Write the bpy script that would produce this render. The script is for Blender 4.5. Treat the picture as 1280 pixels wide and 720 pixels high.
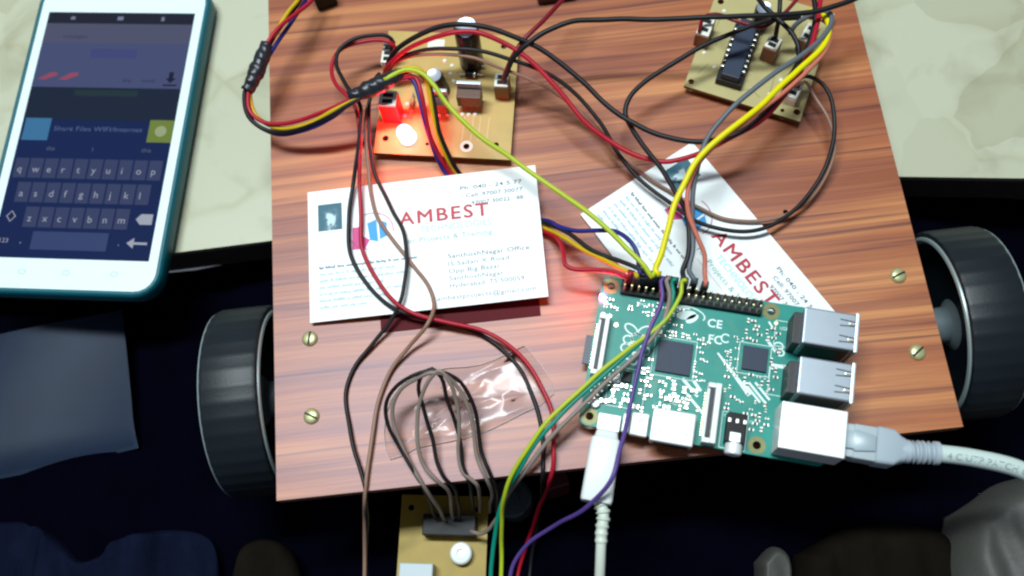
import bpy, bmesh, math, random
from mathutils import Vector, Matrix, noise

# ------------------------------------------------------------------ camera, world, light, exposure
for o in list(bpy.data.objects):
    bpy.data.objects.remove(o)
sc = bpy.context.scene
col = sc.collection
MM = 0.001
F_PX, TILT, ROLL, CAM_H, YAW = 1221.3, 0.3435, -0.1703, 346.8, 0.0624   # pixels of a 1280 px wide frame, radians, mm


def _axes():
    r = Vector((1, 0, 0)); up = Vector((0, math.cos(TILT), math.sin(TILT))); fw = Vector((0, math.sin(TILT), -math.cos(TILT)))
    c, s = math.cos(ROLL), math.sin(ROLL)
    R = r * c + up * s
    U = up * c - r * s
    Z = Matrix.Rotation(YAW, 3, 'Z')
    return Z @ R, Z @ U, Z @ fw


CR, CU, CF = _axes()
cam = bpy.data.cameras.new('camera')
cam.sensor_width = 36.0
cam.lens = F_PX / 1280 * 36
cam.clip_start = 0.01
cam.clip_end = 50
cam.dof.use_dof = True
cam.dof.focus_distance = 0.365
cam.dof.aperture_fstop = 9
camo = bpy.data.objects.new('camera', cam)
col.objects.link(camo)
camo.matrix_world = Matrix(((CR.x, CU.x, -CF.x, 0), (CR.y, CU.y, -CF.y, 0), (CR.z, CU.z, -CF.z, CAM_H * MM), (0, 0, 0, 1)))
sc.camera = camo

world = bpy.data.worlds.new('World')
sc.world = world
world.use_nodes = True
world.node_tree.nodes['Background'].inputs[0].default_value = (0.74, 0.80, 1.0, 1)
world.node_tree.nodes['Background'].inputs[1].default_value = 0.17

ld = bpy.data.lights.new('ceiling_tube', 'AREA')      # the room's ceiling tube light
ld.shape = 'RECTANGLE'
ld.size = 0.80
ld.size_y = 0.16
ld.energy = 33
ld.color = (0.86, 0.97, 1.0)
lo = bpy.data.objects.new('ceiling_tube', ld)
col.objects.link(lo)
lo.location = (-0.22, 0.44, 1.55)
lo.rotation_euler = (math.radians(-13), 0, 0)

sc.view_settings.view_transform = 'Standard'
sc.view_settings.look = 'None'
sc.view_settings.exposure = 0.0
sc.view_settings.gamma = 1.0
sc.view_settings.use_curve_mapping = False
sc.render.engine = 'CYCLES'
sc.cycles.use_denoising = True
sc.cycles.filter_width = 2.3
sc.cycles.max_bounces = 6
sc.cycles.transparent_max_bounces = 12
sc.cycles.caustics_reflective = False
sc.cycles.caustics_refractive = False

rnd = random.Random(7)


# ------------------------------------------------------------------ helpers
def at(px, py, z):
    """A point (mm) of the place at height z, on the line of sight measured in the photograph."""
    d = CR * ((px - 640) / F_PX) + CU * (-(py - 360) / F_PX) + CF
    k = (z - CAM_H) / d.z
    return Vector((d.x * k, d.y * k, z))


def C(r, g, b):
    f = lambda v: (v / 255 / 12.92) if v / 255 <= 0.04045 else ((v / 255 + 0.055) / 1.055) ** 2.4
    return (f(r), f(g), f(b), 1)


MATS = {}


def mat(name, c, rough=0.5, metal=0.0, spec=0.5, emit=None, estr=0.0, var=0.0, vscale=200.0, bump=0.0, bscale=400.0, coat=0.0, alpha=None):
    if name in MATS:
        return MATS[name]
    m = bpy.data.materials.new(name)
    m.use_nodes = True
    nt = m.node_tree
    b = nt.nodes['Principled BSDF']
    b.inputs['Base Color'].default_value = c if len(c) == 4 else (*c, 1)
    b.inputs['Roughness'].default_value = rough
    b.inputs['Metallic'].default_value = metal
    b.inputs['Specular IOR Level'].default_value = spec
    b.inputs['Coat Weight'].default_value = coat
    if emit:
        b.inputs['Emission Color'].default_value = (*emit[:3], 1)
        b.inputs['Emission Strength'].default_value = estr
    tc = nt.nodes.new('ShaderNodeTexCoord')
    if var > 0:
        n = nt.nodes.new('ShaderNodeTexNoise')
        n.inputs['Scale'].default_value = vscale
        n.inputs['Detail'].default_value = 4
        nt.links.new(tc.outputs['Object'], n.inputs['Vector'])
        mx = nt.nodes.new('ShaderNodeMix')
        mx.data_type = 'RGBA'
        mx.inputs[6].default_value = tuple(max(0, v * (1 - var)) for v in c[:3]) + (1,)
        mx.inputs[7].default_value = tuple(min(1, v * (1 + var)) for v in c[:3]) + (1,)
        nt.links.new(n.outputs['Fac'], mx.inputs[0])
        nt.links.new(mx.outputs[2], b.inputs['Base Color'])
    if bump > 0:
        n2 = nt.nodes.new('ShaderNodeTexNoise')
        n2.inputs['Scale'].default_value = bscale
        n2.inputs['Detail'].default_value = 3
        nt.links.new(tc.outputs['Object'], n2.inputs['Vector'])
        bp = nt.nodes.new('ShaderNodeBump')
        bp.inputs['Strength'].default_value = bump
        bp.inputs['Distance'].default_value = 0.0006
        nt.links.new(n2.outputs['Fac'], bp.inputs['Height'])
        nt.links.new(bp.outputs['Normal'], b.inputs['Normal'])
    MATS[name] = m
    return m


def link(o, parent=None):
    col.objects.link(o)
    if parent is not None:
        o.parent = parent
    return o


def mesh_obj(name, me, mats, parent=None, loc=(0, 0, 0), rz=0.0, rx=0.0, ry=0.0):
    if mats is not None and len(me.materials) == 0:
        for m in (mats if isinstance(mats, (list, tuple)) else [mats]):
            me.materials.append(m)
    o = bpy.data.objects.new(name, me)
    o.location = Vector(loc) * MM
    o.rotation_euler = (rx, ry, rz)
    return link(o, parent)


def tag(o, label, cat, group=None):
    o['label'] = label
    o['category'] = cat
    if group:
        o['group'] = group
    return o


def empty(name, loc, rz=0.0):
    o = bpy.data.objects.new(name, None)
    o.empty_display_size = 0.01
    o.location = Vector(loc) * MM
    o.rotation_euler = (0, 0, rz)
    col.objects.link(o)
    return o


def to_me(bm, name, smooth=None):
    for v in bm.verts:
        v.co *= MM
    me = bpy.data.meshes.new(name)
    bmesh.ops.recalc_face_normals(bm, faces=bm.faces)
    bm.to_mesh(me)
    bm.free()
    if smooth:
        for p in me.polygons:
            p.use_smooth = True
    if smooth == 'auto':
        me.set_sharp_from_angle(angle=math.radians(38))
    return me


def box_bm(bm, sx, sy, sz, c=(0, 0, 0), bev=0.0, mi=0, base=True):
    """box with its base at c.z when base is set"""
    z0 = c[2] if base else c[2] - sz / 2
    vs = [bm.verts.new((c[0] + x * sx / 2, c[1] + y * sy / 2, z0 + z * sz)) for z in (0, 1) for x, y in ((-1, -1), (1, -1), (1, 1), (-1, 1))]
    fs = [(0, 3, 2, 1), (4, 5, 6, 7), (0, 1, 5, 4), (1, 2, 6, 5), (2, 3, 7, 6), (3, 0, 4, 7)]
    faces = [bm.faces.new([vs[i] for i in f]) for f in fs]
    for f in faces:
        f.material_index = mi
    if bev > 0:
        es = {e for f in faces for e in f.edges}
        r = bmesh.ops.bevel(bm, geom=list(es), offset=bev, segments=2, affect='EDGES', profile=0.6)
        for f in r['faces']:
            f.material_index = mi
    return faces


def box_me(sx, sy, sz, bev=0.0, name='box'):
    bm = bmesh.new()
    box_bm(bm, sx, sy, sz, bev=bev)
    return to_me(bm, name)


def part_box(name, parent, x0, x1, y0, y1, z0, z1, m, bev=0.0, rz=0.0):
    return mesh_obj(name, box_me(x1 - x0, y1 - y0, z1 - z0, bev, name), m, parent, ((x0 + x1) / 2, (y0 + y1) / 2, z0), rz)


def lathe_bm(bm, prof, n=32, mi=0, M=None):
    """prof: (radius, height) pairs from the axis at the bottom to the axis at the top"""
    rings = []
    for r, h in prof:
        if r < 1e-6:
            v = bm.verts.new((0, 0, h))
            rings.append([v])
        else:
            rings.append([bm.verts.new((r * math.cos(2 * math.pi * i / n), r * math.sin(2 * math.pi * i / n), h)) for i in range(n)])
    for a, b in zip(rings, rings[1:]):
        for i in range(n):
            j = (i + 1) % n
            if len(a) == 1 and len(b) == 1:
                continue
            if len(a) == 1:
                f = bm.faces.new((a[0], b[j], b[i]))
            elif len(b) == 1:
                f = bm.faces.new((a[i], a[j], b[0]))
            else:
                f = bm.faces.new((a[i], a[j], b[j], b[i]))
            f.material_index = mi
    if M is not None:
        bmesh.ops.transform(bm, matrix=M, verts=[v for r in rings for v in r])


def lathe_me(prof, n=32, name='turned', M=None):
    bm = bmesh.new()
    lathe_bm(bm, prof, n, 0, M)
    return to_me(bm, name, 'auto')


def catmull(pts, step=1.6):
    P = [Vector(p) for p in pts]
    P = [P[0] * 2 - P[1]] + P + [P[-1] * 2 - P[-2]]
    out = []
    for i in range(1, len(P) - 2):
        p0, p1, p2, p3 = P[i - 1], P[i], P[i + 1], P[i + 2]
        t0 = 0.0
        t1 = t0 + max((p1 - p0).length, 1e-4) ** 0.5
        t2 = t1 + max((p2 - p1).length, 1e-4) ** 0.5
        t3 = t2 + max((p3 - p2).length, 1e-4) ** 0.5
        n = max(2, int((p2 - p1).length / step))
        for k in range(n):
            t = t1 + (t2 - t1) * k / n
            A1 = p0 * ((t1 - t) / (t1 - t0)) + p1 * ((t - t0) / (t1 - t0))
            A2 = p1 * ((t2 - t) / (t2 - t1)) + p2 * ((t - t1) / (t2 - t1))
            A3 = p2 * ((t3 - t) / (t3 - t2)) + p3 * ((t - t2) / (t3 - t2))
            B1 = A1 * ((t2 - t) / (t2 - t0)) + A2 * ((t - t0) / (t2 - t0))
            B2 = A2 * ((t3 - t) / (t3 - t1)) + A3 * ((t - t1) / (t3 - t1))
            out.append(B1 * ((t2 - t) / (t2 - t1)) + B2 * ((t - t1) / (t2 - t1)))
    out.append(P[-2])
    return out


def frames(path):
    T = []
    for i in range(len(path)):
        a = path[max(0, i - 1)]
        b = path[min(len(path) - 1, i + 1)]
        T.append((b - a).normalized())
    n = Vector((0, 0, 1)).cross(T[0])
    if n.length < 1e-4:
        n = Vector((1, 0, 0))
    n.normalize()
    N = []
    for t in T:
        n = (n - t * n.dot(t)).normalized()
        N.append(n.copy())
    return T, N


def tube_bm(bm, path, rad, n=9, mi=0, caps=True):
    T, N = frames(path)
    rings = []
    for i, p in enumerate(path):
        r = rad(i / (len(path) - 1)) if callable(rad) else rad
        b = T[i].cross(N[i])
        rings.append([bm.verts.new(p + (N[i] * math.cos(2 * math.pi * k / n) + b * math.sin(2 * math.pi * k / n)) * r) for k in range(n)])
    for a, b in zip(rings, rings[1:]):
        for k in range(n):
            j = (k + 1) % n
            f = bm.faces.new((a[k], a[j], b[j], b[k]))
            f.material_index = mi
            f.smooth = True
    if caps:
        bm.faces.new(rings[0][::-1]).material_index = mi
        bm.faces.new(rings[-1]).material_index = mi


def tube_obj(name, pts, r, m, parent=None, n=9, smooth=True):
    path = catmull(pts) if smooth else [Vector(p) for p in pts]
    # hand bent wire is never perfectly even
    k = rnd.uniform(0, 50)
    for i, p in enumerate(path):
        e = min(1.0, i / 6, (len(path) - 1 - i) / 6)
        path[i] = p + Vector((noise.noise(Vector((i * 0.13, k, 0))), noise.noise(Vector((i * 0.13, k, 9))), 0.5 * noise.noise(Vector((i * 0.11, k, 5))))) * 0.55 * e
    o0 = path[0].copy()
    bm = bmesh.new()
    tube_bm(bm, [p - o0 for p in path], r, n)
    return mesh_obj(name, to_me(bm, name, True), m, parent, o0)


def curve_mesh(cu):
    o = bpy.data.objects.new('tmp', cu)
    col.objects.link(o)
    dg = bpy.context.evaluated_depsgraph_get()
    me = bpy.data.meshes.new_from_object(o.evaluated_get(dg))
    bpy.data.objects.remove(o)
    bpy.data.curves.remove(cu)
    return me


TEXTS = {}


def text_me(s, height=None, width=None, bold=0.0):
    """flat lettering, lower left corner at the origin, cap height or width in mm"""
    k = (s, height, width, bold)
    if k in TEXTS:
        return TEXTS[k]
    cu = bpy.data.curves.new('lettering', 'FONT')
    cu.body = s
    cu.resolution_u = 3
    cu.offset = bold
    cu.space_character = 1.18 if s == 'AMBEST' else 1.04
    me = curve_mesh(cu)
    xs = [v.co.x for v in me.vertices]; ys = [v.co.y for v in me.vertices]
    x0, x1, y0, y1 = min(xs), max(xs), min(0, min(ys)) * 0, 0.69
    sx = sy = (height or 1) / 0.69
    if width:
        sx = width / (x1 - x0)
        if not height:
            sy = sx
    for v in me.vertices:
        v.co = Vector(((v.co.x - x0) * sx, v.co.y * sy, 0)) * MM
    TEXTS[k] = me
    return me


def plate_me(outline, holes, t, name='plate', side=None):
    """flat sheet from z = 0 to t with real holes; holes are (x, y, r)"""
    cu = bpy.data.curves.new(name, 'CURVE')
    cu.dimensions = '2D'
    cu.fill_mode = 'BOTH'
    cu.extrude = t / 2 * MM
    loops = [outline] + [[(x + r * math.cos(2 * math.pi * i / 20), y + r * math.sin(2 * math.pi * i / 20)) for i in range(20)] for x, y, r in holes]
    for lp in loops:
        sp = cu.splines.new('POLY')
        sp.points.add(len(lp) - 1)
        for p, q in zip(sp.points, lp):
            p.co = (q[0] * MM, q[1] * MM, 0, 1)
        sp.use_cyclic_u = True
    me = curve_mesh(cu)
    for v in me.vertices:
        v.co.z += t / 2 * MM
    if side is not None:
        for p in me.polygons:
            if abs(p.normal.z) < 0.5:
                p.material_index = side
    return me


def rrect(x0, x1, y0, y1, r, n=5):
    out = []
    for cx, cy, a0 in ((x1 - r, y1 - r, 0), (x0 + r, y1 - r, 90), (x0 + r, y0 + r, 180), (x1 - r, y0 + r, 270)):
        for i in range(n + 1):
            a = math.radians(a0 + 90 * i / n)
            out.append((cx + r * math.cos(a), cy + r * math.sin(a)))
    return out


def poly_me(polys, name='print'):
    """flat polygons (mm), each a list of (x, y)"""
    bm = bmesh.new()
    for p in polys:
        bm.faces.new([bm.verts.new((x, y, 0)) for x, y in p])
    me = to_me(bm, name)
    if me.polygons and me.polygons[0].normal.z < 0:
        me.flip_normals()
    return me


def stroke(p, q, w, w2=None):
    w2 = w if w2 is None else w2
    p, q = Vector(p), Vector(q)
    d = (q - p).normalized()
    n = Vector((-d.y, d.x))
    return [tuple(p + n * w / 2), tuple(p - n * w / 2), tuple(q - n * w2 / 2), tuple(q + n * w2 / 2)]


def ring_poly(cx, cy, rx, ry, w, a0=0, a1=360, n=24, rot=0):
    out = []
    cr, sr = math.cos(math.radians(rot)), math.sin(math.radians(rot))

    def pt(a, k):
        x, y = (rx + k) * math.cos(a), (ry + k) * math.sin(a)
        return (cx + x * cr - y * sr, cy + x * sr + y * cr)
    for i in range(n):
        a = math.radians(a0 + (a1 - a0) * i / n); b = math.radians(a0 + (a1 - a0) * (i + 1) / n)
        out.append([pt(a, -w / 2), pt(a, w / 2), pt(b, w / 2), pt(b, -w / 2)])
    return out


def disc_poly(cx, cy, rx, ry, n=20, rot=0):
    cr, sr = math.cos(math.radians(rot)), math.sin(math.radians(rot))
    return [[(cx + rx * math.cos(2 * math.pi * i / n) * cr - ry * math.sin(2 * math.pi * i / n) * sr,
              cy + rx * math.cos(2 * math.pi * i / n) * sr + ry * math.sin(2 * math.pi * i / n) * cr) for i in range(n)]]


class Frame:
    """a thing standing at loc with heading rz; L() gives its own coordinates of a measured point"""

    def __init__(s, loc, rz):
        s.loc, s.rz = Vector(loc), rz
        s.inv = Matrix.Rotation(-rz, 3, 'Z')

    def L(s, px, py, z):
        return s.inv @ (at(px, py, z) - s.loc)


# ------------------------------------------------------------------ special materials
def wood_mat():
    m = bpy.data.materials.new('wood_laminate')
    m.use_nodes = True
    nt = m.node_tree; N = nt.nodes; Lk = nt.links
    b = N['Principled BSDF']
    tc = N.new('ShaderNodeTexCoord')

    def gnoise(sx, sy, detail, off, dist=0.0, rough=0.55):
        mp = N.new('ShaderNodeMapping'); mp.inputs['Scale'].default_value = (sx, sy, 1); mp.inputs['Location'].default_value = (off, off * 1.7, off)
        Lk.new(warp.outputs[0], mp.inputs['Vector'])
        n = N.new('ShaderNodeTexNoise'); n.inputs['Scale'].default_value = 1.0; n.inputs['Detail'].default_value = detail
        n.inputs['Roughness'].default_value = rough; n.inputs['Distortion'].default_value = dist
        Lk.new(mp.outputs[0], n.inputs['Vector'])
        return n.outputs['Fac']

    def ramp(fac, stops):
        r = N.new('ShaderNodeValToRGB')
        els = r.color_ramp.elements
        els[0].position, els[0].color = stops[0][0], stops[0][1]
        els[1].position, els[1].color = stops[-1][0], stops[-1][1]
        for p, c in stops[1:-1]:
            e = els.new(p); e.color = c
        Lk.new(fac, r.inputs[0])
        return r.outputs[0]

    def mix(fac, a, bb, mode='MIX'):
        x = N.new('ShaderNodeMix'); x.data_type = 'RGBA'; x.blend_type = mode
        if isinstance(fac, float):
            x.inputs[0].default_value = fac
        else:
            Lk.new(fac, x.inputs[0])
        for s, v in ((6, a), (7, bb)):
            if isinstance(v, tuple):
                x.inputs[s].default_value = v
            else:
                Lk.new(v, x.inputs[s])
        return x.outputs[2]
    def mul(fac, k):
        x = N.new('ShaderNodeMath'); x.operation = 'MULTIPLY'; x.inputs[1].default_value = k
        Lk.new(fac, x.inputs[0])
        return x.outputs[0]
    # gentle waviness of the grain
    w = N.new('ShaderNodeTexNoise'); w.inputs['Scale'].default_value = 9.0; w.inputs['Detail'].default_value = 1
    Lk.new(tc.outputs['Object'], w.inputs['Vector'])
    sub = N.new('ShaderNodeVectorMath'); sub.operation = 'SUBTRACT'; sub.inputs[1].default_value = (0.5, 0.5, 0.5)
    Lk.new(w.outputs['Color'], sub.inputs[0])
    sca = N.new('ShaderNodeVectorMath'); sca.operation = 'MULTIPLY'; sca.inputs[1].default_value = (0.0, 0.006, 0)
    Lk.new(sub.outputs[0], sca.inputs[0])
    warp = N.new('ShaderNodeVectorMath'); warp.operation = 'ADD'
    Lk.new(tc.outputs['Object'], warp.inputs[0]); Lk.new(sca.outputs[0], warp.inputs[1])
    broad = gnoise(5, 95, 2, 3.1)
    base = ramp(broad, [(0.32, C(146, 80, 44)), (0.5, C(174, 104, 58)), (0.68, C(200, 132, 76))])
    bands = ramp(gnoise(3.4, 280, 3, 8.3, 0.12), [(0.40, (1, 1, 1, 1)), (0.52, (0, 0, 0, 1))])
    base = mix(bands, base, mix(0.5, base, C(124, 60, 40)))
    streak = ramp(gnoise(4.2, 400, 3, 15.7, 0.15), [(0.33, (1, 1, 1, 1)), (0.43, (0, 0, 0, 1))])
    base = mix(mul(streak, 0.75), base, C(96, 46, 40))
    fine = ramp(gnoise(30, 1300, 3, 21.0), [(0.35, (0.86, 0.84, 0.84, 1)), (0.65, (1.06, 1.06, 1.06, 1))])
    base = mix(1.0, base, fine, 'MULTIPLY')
    Lk.new(base, b.inputs['Base Color'])
    b.inputs['Roughness'].default_value = 0.46
    b.inputs['Specular IOR Level'].default_value = 0.57
    b.inputs['Specular Tint'].default_value = (0.86, 0.86, 1.0, 1)
    rr = N.new('ShaderNodeMapRange'); rr.inputs[3].default_value = 0.38; rr.inputs[4].default_value = 0.42
    Lk.new(broad, rr.inputs[0]); Lk.new(rr.outputs[0], b.inputs['Roughness'])
    bp = N.new('ShaderNodeBump'); bp.inputs['Strength'].default_value = 0.12; bp.inputs['Distance'].default_value = 0.0003
    Lk.new(gnoise(40, 900, 2, 5.0), bp.inputs['Height']); Lk.new(bp.outputs[0], b.inputs['Normal'])
    return m


def stone_mat():
    m = bpy.data.materials.new('cream_stone')
    m.use_nodes = True
    nt = m.node_tree; N = nt.nodes; Lk = nt.links
    b = N['Principled BSDF']
    tc = N.new('ShaderNodeTexCoord')
    n0 = N.new('ShaderNodeTexNoise'); n0.inputs['Scale'].default_value = 22; n0.inputs['Detail'].default_value = 3
    Lk.new(tc.outputs['Object'], n0.inputs['Vector'])
    v = N.new('ShaderNodeVectorMath'); v.operation = 'MULTIPLY_ADD'; v.inputs[1].default_value = (0.035, 0.035, 0.0)
    Lk.new(n0.outputs['Color'], v.inputs[0]); Lk.new(tc.outputs['Object'], v.inputs[2])
    vo = N.new('ShaderNodeTexVoronoi'); vo.inputs['Scale'].default_value = 23
    Lk.new(v.outputs[0], vo.inputs['Vector'])
    ve = N.new('ShaderNodeTexVoronoi'); ve.feature = 'DISTANCE_TO_EDGE'; ve.inputs['Scale'].default_value = 23
    Lk.new(v.outputs[0], ve.inputs['Vector'])
    bw = N.new('ShaderNodeRGBToBW'); Lk.new(vo.outputs['Color'], bw.inputs[0])
    r1 = N.new('ShaderNodeValToRGB')
    e = r1.color_ramp.elements
    e[0].position, e[0].color = 0.2, (0.44, 0.44, 0.305, 1)
    e[1].position, e[1].color = 0.8, (0.51, 0.515, 0.38, 1)
    Lk.new(bw.outputs[0], r1.inputs[0])
    n1 = N.new('ShaderNodeTexNoise'); n1.inputs['Scale'].default_value = 34; n1.inputs['Detail'].default_value = 6; n1.inputs['Distortion'].default_value = 0.8
    Lk.new(tc.outputs['Object'], n1.inputs['Vector'])
    r2 = N.new('ShaderNodeValToRGB')
    e = r2.color_ramp.elements
    e[0].position, e[0].color = 0.24, C(186, 180, 156)
    e[1].position, e[1].color = 0.47, (1, 1, 1, 1)
    Lk.new(n1.outputs['Fac'], r2.inputs[0])
    mx = N.new('ShaderNodeMix'); mx.data_type = 'RGBA'; mx.blend_type = 'MULTIPLY'; mx.inputs[0].default_value = 0.5
    Lk.new(r1.outputs[0], mx.inputs[6]); Lk.new(r2.outputs[0], mx.inputs[7])
    r3 = N.new('ShaderNodeValToRGB')
    e = r3.color_ramp.elements
    e[0].position, e[0].color = 0.0, (0.84, 0.82, 0.74, 1)
    e[1].position, e[1].color = 0.09, (1, 1, 1, 1)
    Lk.new(ve.outputs['Distance'], r3.inputs[0])
    n3 = N.new('ShaderNodeTexNoise'); n3.inputs['Scale'].default_value = 14
    Lk.new(tc.outputs['Object'], n3.inputs['Vector'])
    r4 = N.new('ShaderNodeValToRGB'); r4.color_ramp.elements[0].position = 0.46; r4.color_ramp.elements[1].position = 0.60
    Lk.new(n3.outputs['Fac'], r4.inputs[0])
    mx2 = N.new('ShaderNodeMix'); mx2.data_type = 'RGBA'; mx2.blend_type = 'MULTIPLY'
    Lk.new(r4.outputs[0], mx2.inputs[0]); Lk.new(mx.outputs[2], mx2.inputs[6]); Lk.new(r3.outputs[0], mx2.inputs[7])
    Lk.new(mx2.outputs[2], b.inputs['Base Color'])
    b.inputs['Roughness'].default_value = 0.38
    return m


def film_mat():
    m = bpy.data.materials.new('clear_film')
    m.use_nodes = True
    nt = m.node_tree; N = nt.nodes
    N.remove(N['Principled BSDF'])
    out = N['Material Output']
    tr = N.new('ShaderNodeBsdfTransparent'); tr.inputs[0].default_value = (0.95, 0.925, 0.905, 1)
    gl = N.new('ShaderNodeBsdfGlossy'); gl.inputs['Roughness'].default_value = 0.2; gl.inputs['Color'].default_value = (1, 1, 1, 1)
    fr = N.new('ShaderNodeFresnel'); fr.inputs['IOR'].default_value = 1.32
    mx = N.new('ShaderNodeMixShader')
    nt.links.new(fr.outputs[0], mx.inputs[0]); nt.links.new(tr.outputs[0], mx.inputs[1]); nt.links.new(gl.outputs[0], mx.inputs[2])
    nt.links.new(mx.outputs[0], out.inputs[0])
    return m


def portrait_mat():
    """the small picture printed on the cards: a pale seated figure on a teal ground"""
    m = bpy.data.materials.new('printed_picture')
    m.use_nodes = True
    nt = m.node_tree; N = nt.nodes; Lk = nt.links
    b = N['Principled BSDF']
    tc = N.new('ShaderNodeTexCoord')
    n = N.new('ShaderNodeTexNoise'); n.inputs['Scale'].default_value = 3.6; n.inputs['Detail'].default_value = 4; n.inputs['Distortion'].default_value = 0.6
    Lk.new(tc.outputs['Generated'], n.inputs['Vector'])
    mp = N.new('ShaderNodeMapping'); mp.inputs['Location'].default_value = (-0.52, -0.42, 0); 
    Lk.new(tc.outputs['Generated'], mp.inputs['Vector'])
    sx = N.new('ShaderNodeVectorMath'); sx.operation = 'MULTIPLY'; sx.inputs[1].default_value = (2.3, 1.5, 0)
    Lk.new(mp.outputs[0], sx.inputs[0])
    ln = N.new('ShaderNodeVectorMath'); ln.operation = 'LENGTH'; Lk.new(sx.outputs[0], ln.inputs[0])
    ad = N.new('ShaderNodeMath'); ad.operation = 'MULTIPLY_ADD'; ad.inputs[1].default_value = 1.6
    Lk.new(n.outputs['Fac'], ad.inputs[0]); Lk.new(ln.outputs['Value'], ad.inputs[2])
    r = N.new('ShaderNodeValToRGB')
    e = r.color_ramp.elements
    e[0].position, e[0].color = 0.62, C(190, 215, 220)
    e[1].position, e[1].color = 0.95, C(8, 88, 104)
    k = e.new(0.74); k.color = C(70, 110, 130)
    mr = N.new('ShaderNodeMapRange'); mr.inputs[1].default_value = 0; mr.inputs[2].default_value = 1.7
    Lk.new(ad.outputs[0], mr.inputs[0]); Lk.new(mr.outputs[0], r.inputs[0])
    Lk.new(r.outputs[0], b.inputs['Base Color'])
    b.inputs['Roughness'].default_value = 0.5
    return m


WOOD = wood_mat()
WOODEDGE = mat('wood_edge', C(120, 82, 62), 0.7, var=0.25, vscale=900)
STONE = stone_mat()
FILM = film_mat()
PICTURE = portrait_mat()
STONE_EDGE = mat('table_edge', C(66, 56, 52), 0.5, var=0.3, vscale=120)
STONE_LIP = mat('table_lip', C(120, 118, 100), 0.5)
NAVY = mat('navy_cloth', (0.0011, 0.0012, 0.0040, 1), 0.95, spec=0.0, var=0.5, vscale=60, bump=0.5, bscale=900)
BLUECLOTH = mat('blue_cloth', (0.0055, 0.0075, 0.020, 1), 0.95, spec=0.0, var=0.4, vscale=90, bump=0.5, bscale=900)
BROWNCLOTH = mat('brown_cloth', (0.009, 0.0072, 0.0055, 1), 0.95, spec=0.0, var=0.4, vscale=90, bump=0.4, bscale=700)
BEIGE = mat('beige_vinyl', C(74, 74, 69), 0.6, var=0.12, vscale=70, bump=0.3, bscale=500)
SLATE = mat('slate_sheet', (0.018, 0.038, 0.085, 1), 0.5, spec=0.4, var=0.45, vscale=28)
RUBBER = mat('tyre_rubber', (0.006, 0.011, 0.015, 1), 0.46, spec=0.4, var=0.4, vscale=60, bump=0.08, bscale=900)
RIMDARK = mat('rim_dark', (0.006, 0.012, 0.018, 1), 0.45, spec=0.2)
RIMGREY = mat('rim_grey', C(150, 165, 165), 0.38, 0.3)
HUB = mat('hub_grey', C(105, 118, 122), 0.45, var=0.1)
BRASS = mat('screw_brass', C(190, 190, 140), 0.4, 0.5, var=0.2, vscale=900)
SLOTD = mat('screw_slot', C(40, 38, 28), 0.6, 0.5)
PCBY = mat('pcb_yellow', C(186, 158, 86), 0.42, var=0.16, vscale=130, spec=0.5)
PCBYE = mat('pcb_yellow_edge', C(112, 88, 46), 0.7)
PCBG = mat('pcb_olive', C(178, 166, 112), 0.42, var=0.14, vscale=110)
PCBD = mat('pcb_dull_yellow', C(158, 130, 18), 0.5, var=0.25, vscale=130)
PIGREEN = mat('pcb_green', (0.004, 0.245, 0.195, 1), 0.42, var=0.25, vscale=160, spec=0.35)
PIEDGE = mat('pcb_green_edge', (0.02, 0.09, 0.06, 1), 0.6)
SILK = mat('silkscreen_white', C(226, 246, 242), 0.55)
SILKSOFT = mat('silkscreen_traces', C(60, 150, 132), 0.5)
CHIP = mat('chip_slate', (0.024, 0.036, 0.066, 1), 0.5, spec=0.3, var=0.12, vscale=500)
BLACKP = mat('black_plastic', (0.007, 0.007, 0.009, 1), 0.5, spec=0.25)
BLACKM = mat('black_moulding', (0.016, 0.017, 0.02, 1), 0.5)
TIN = mat('tin_shell', C(205, 212, 212), 0.36, 0.8, var=0.06, vscale=220)
TINB = mat('tin_bright', C(240, 244, 242), 0.42, 0.25)
TINU = mat('tin_usb', C(152, 160, 168), 0.38, 0.7, var=0.08, vscale=150)
GOLD = mat('gold_pin', C(226, 214, 170), 0.3, 0.9)
RINGG = mat('hole_ring', C(112, 110, 68), 0.45, 0.4, var=0.2, vscale=700)
SOLDER = mat('solder', C(215, 215, 205), 0.3, 0.8)
IVORY = mat('connector_ivory', C(226, 226, 212), 0.5)
CONNBRN = mat('connector_brown', C(128, 82, 54), 0.5, var=0.15, vscale=300)
CERAM = mat('ceramic_tan', C(150, 132, 110), 0.45)
WHITEP = mat('white_plastic', C(226, 232, 228), 0.38)
GREYP = mat('grey_plastic', C(176, 188, 192), 0.4)
GREYB = mat('grey_boot', C(168, 180, 188), 0.45)
CABLEG = mat('cable_grey', C(196, 212, 206), 0.45)
CABLEW = mat('cable_white', C(206, 214, 200), 0.45)
CARD = mat('card_white', C(238, 244, 242), 0.42, spec=0.45)
CARDRED = mat('card_red', C(84, 4, 18), 0.6, spec=0.15)
INKRED = mat('ink_red', C(178, 12, 44), 0.5)
INKBLK = mat('ink_dark', C(62, 76, 96), 0.5)
INKGRY = mat('ink_grey', C(150, 186, 200), 0.5)
INKCYAN = mat('ink_cyan', C(140, 222, 222), 0.5)
INKTEAL = mat('ink_teal', C(86, 160, 152), 0.5)
INKPINK = mat('ink_pink', C(206, 40, 128), 0.5)
INKBLUE = mat('ink_blue', C(20, 150, 216), 0.5)
LEDRED = mat('led_lit', (0.9, 0.2, 0.15), 0.3, emit=(1.0, 0.035, 0.06), estr=85.0)
LEDSMALL = mat('power_led_lit', (0.9, 0.2, 0.2), 0.3, emit=(1.0, 0.02, 0.06), estr=1100.0)
SHINYTOP = mat('capacitor_top', C(196, 208, 220), 0.32, 0.5)
SLEEVE = mat('capacitor_sleeve', C(34, 28, 38), 0.3)
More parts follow.
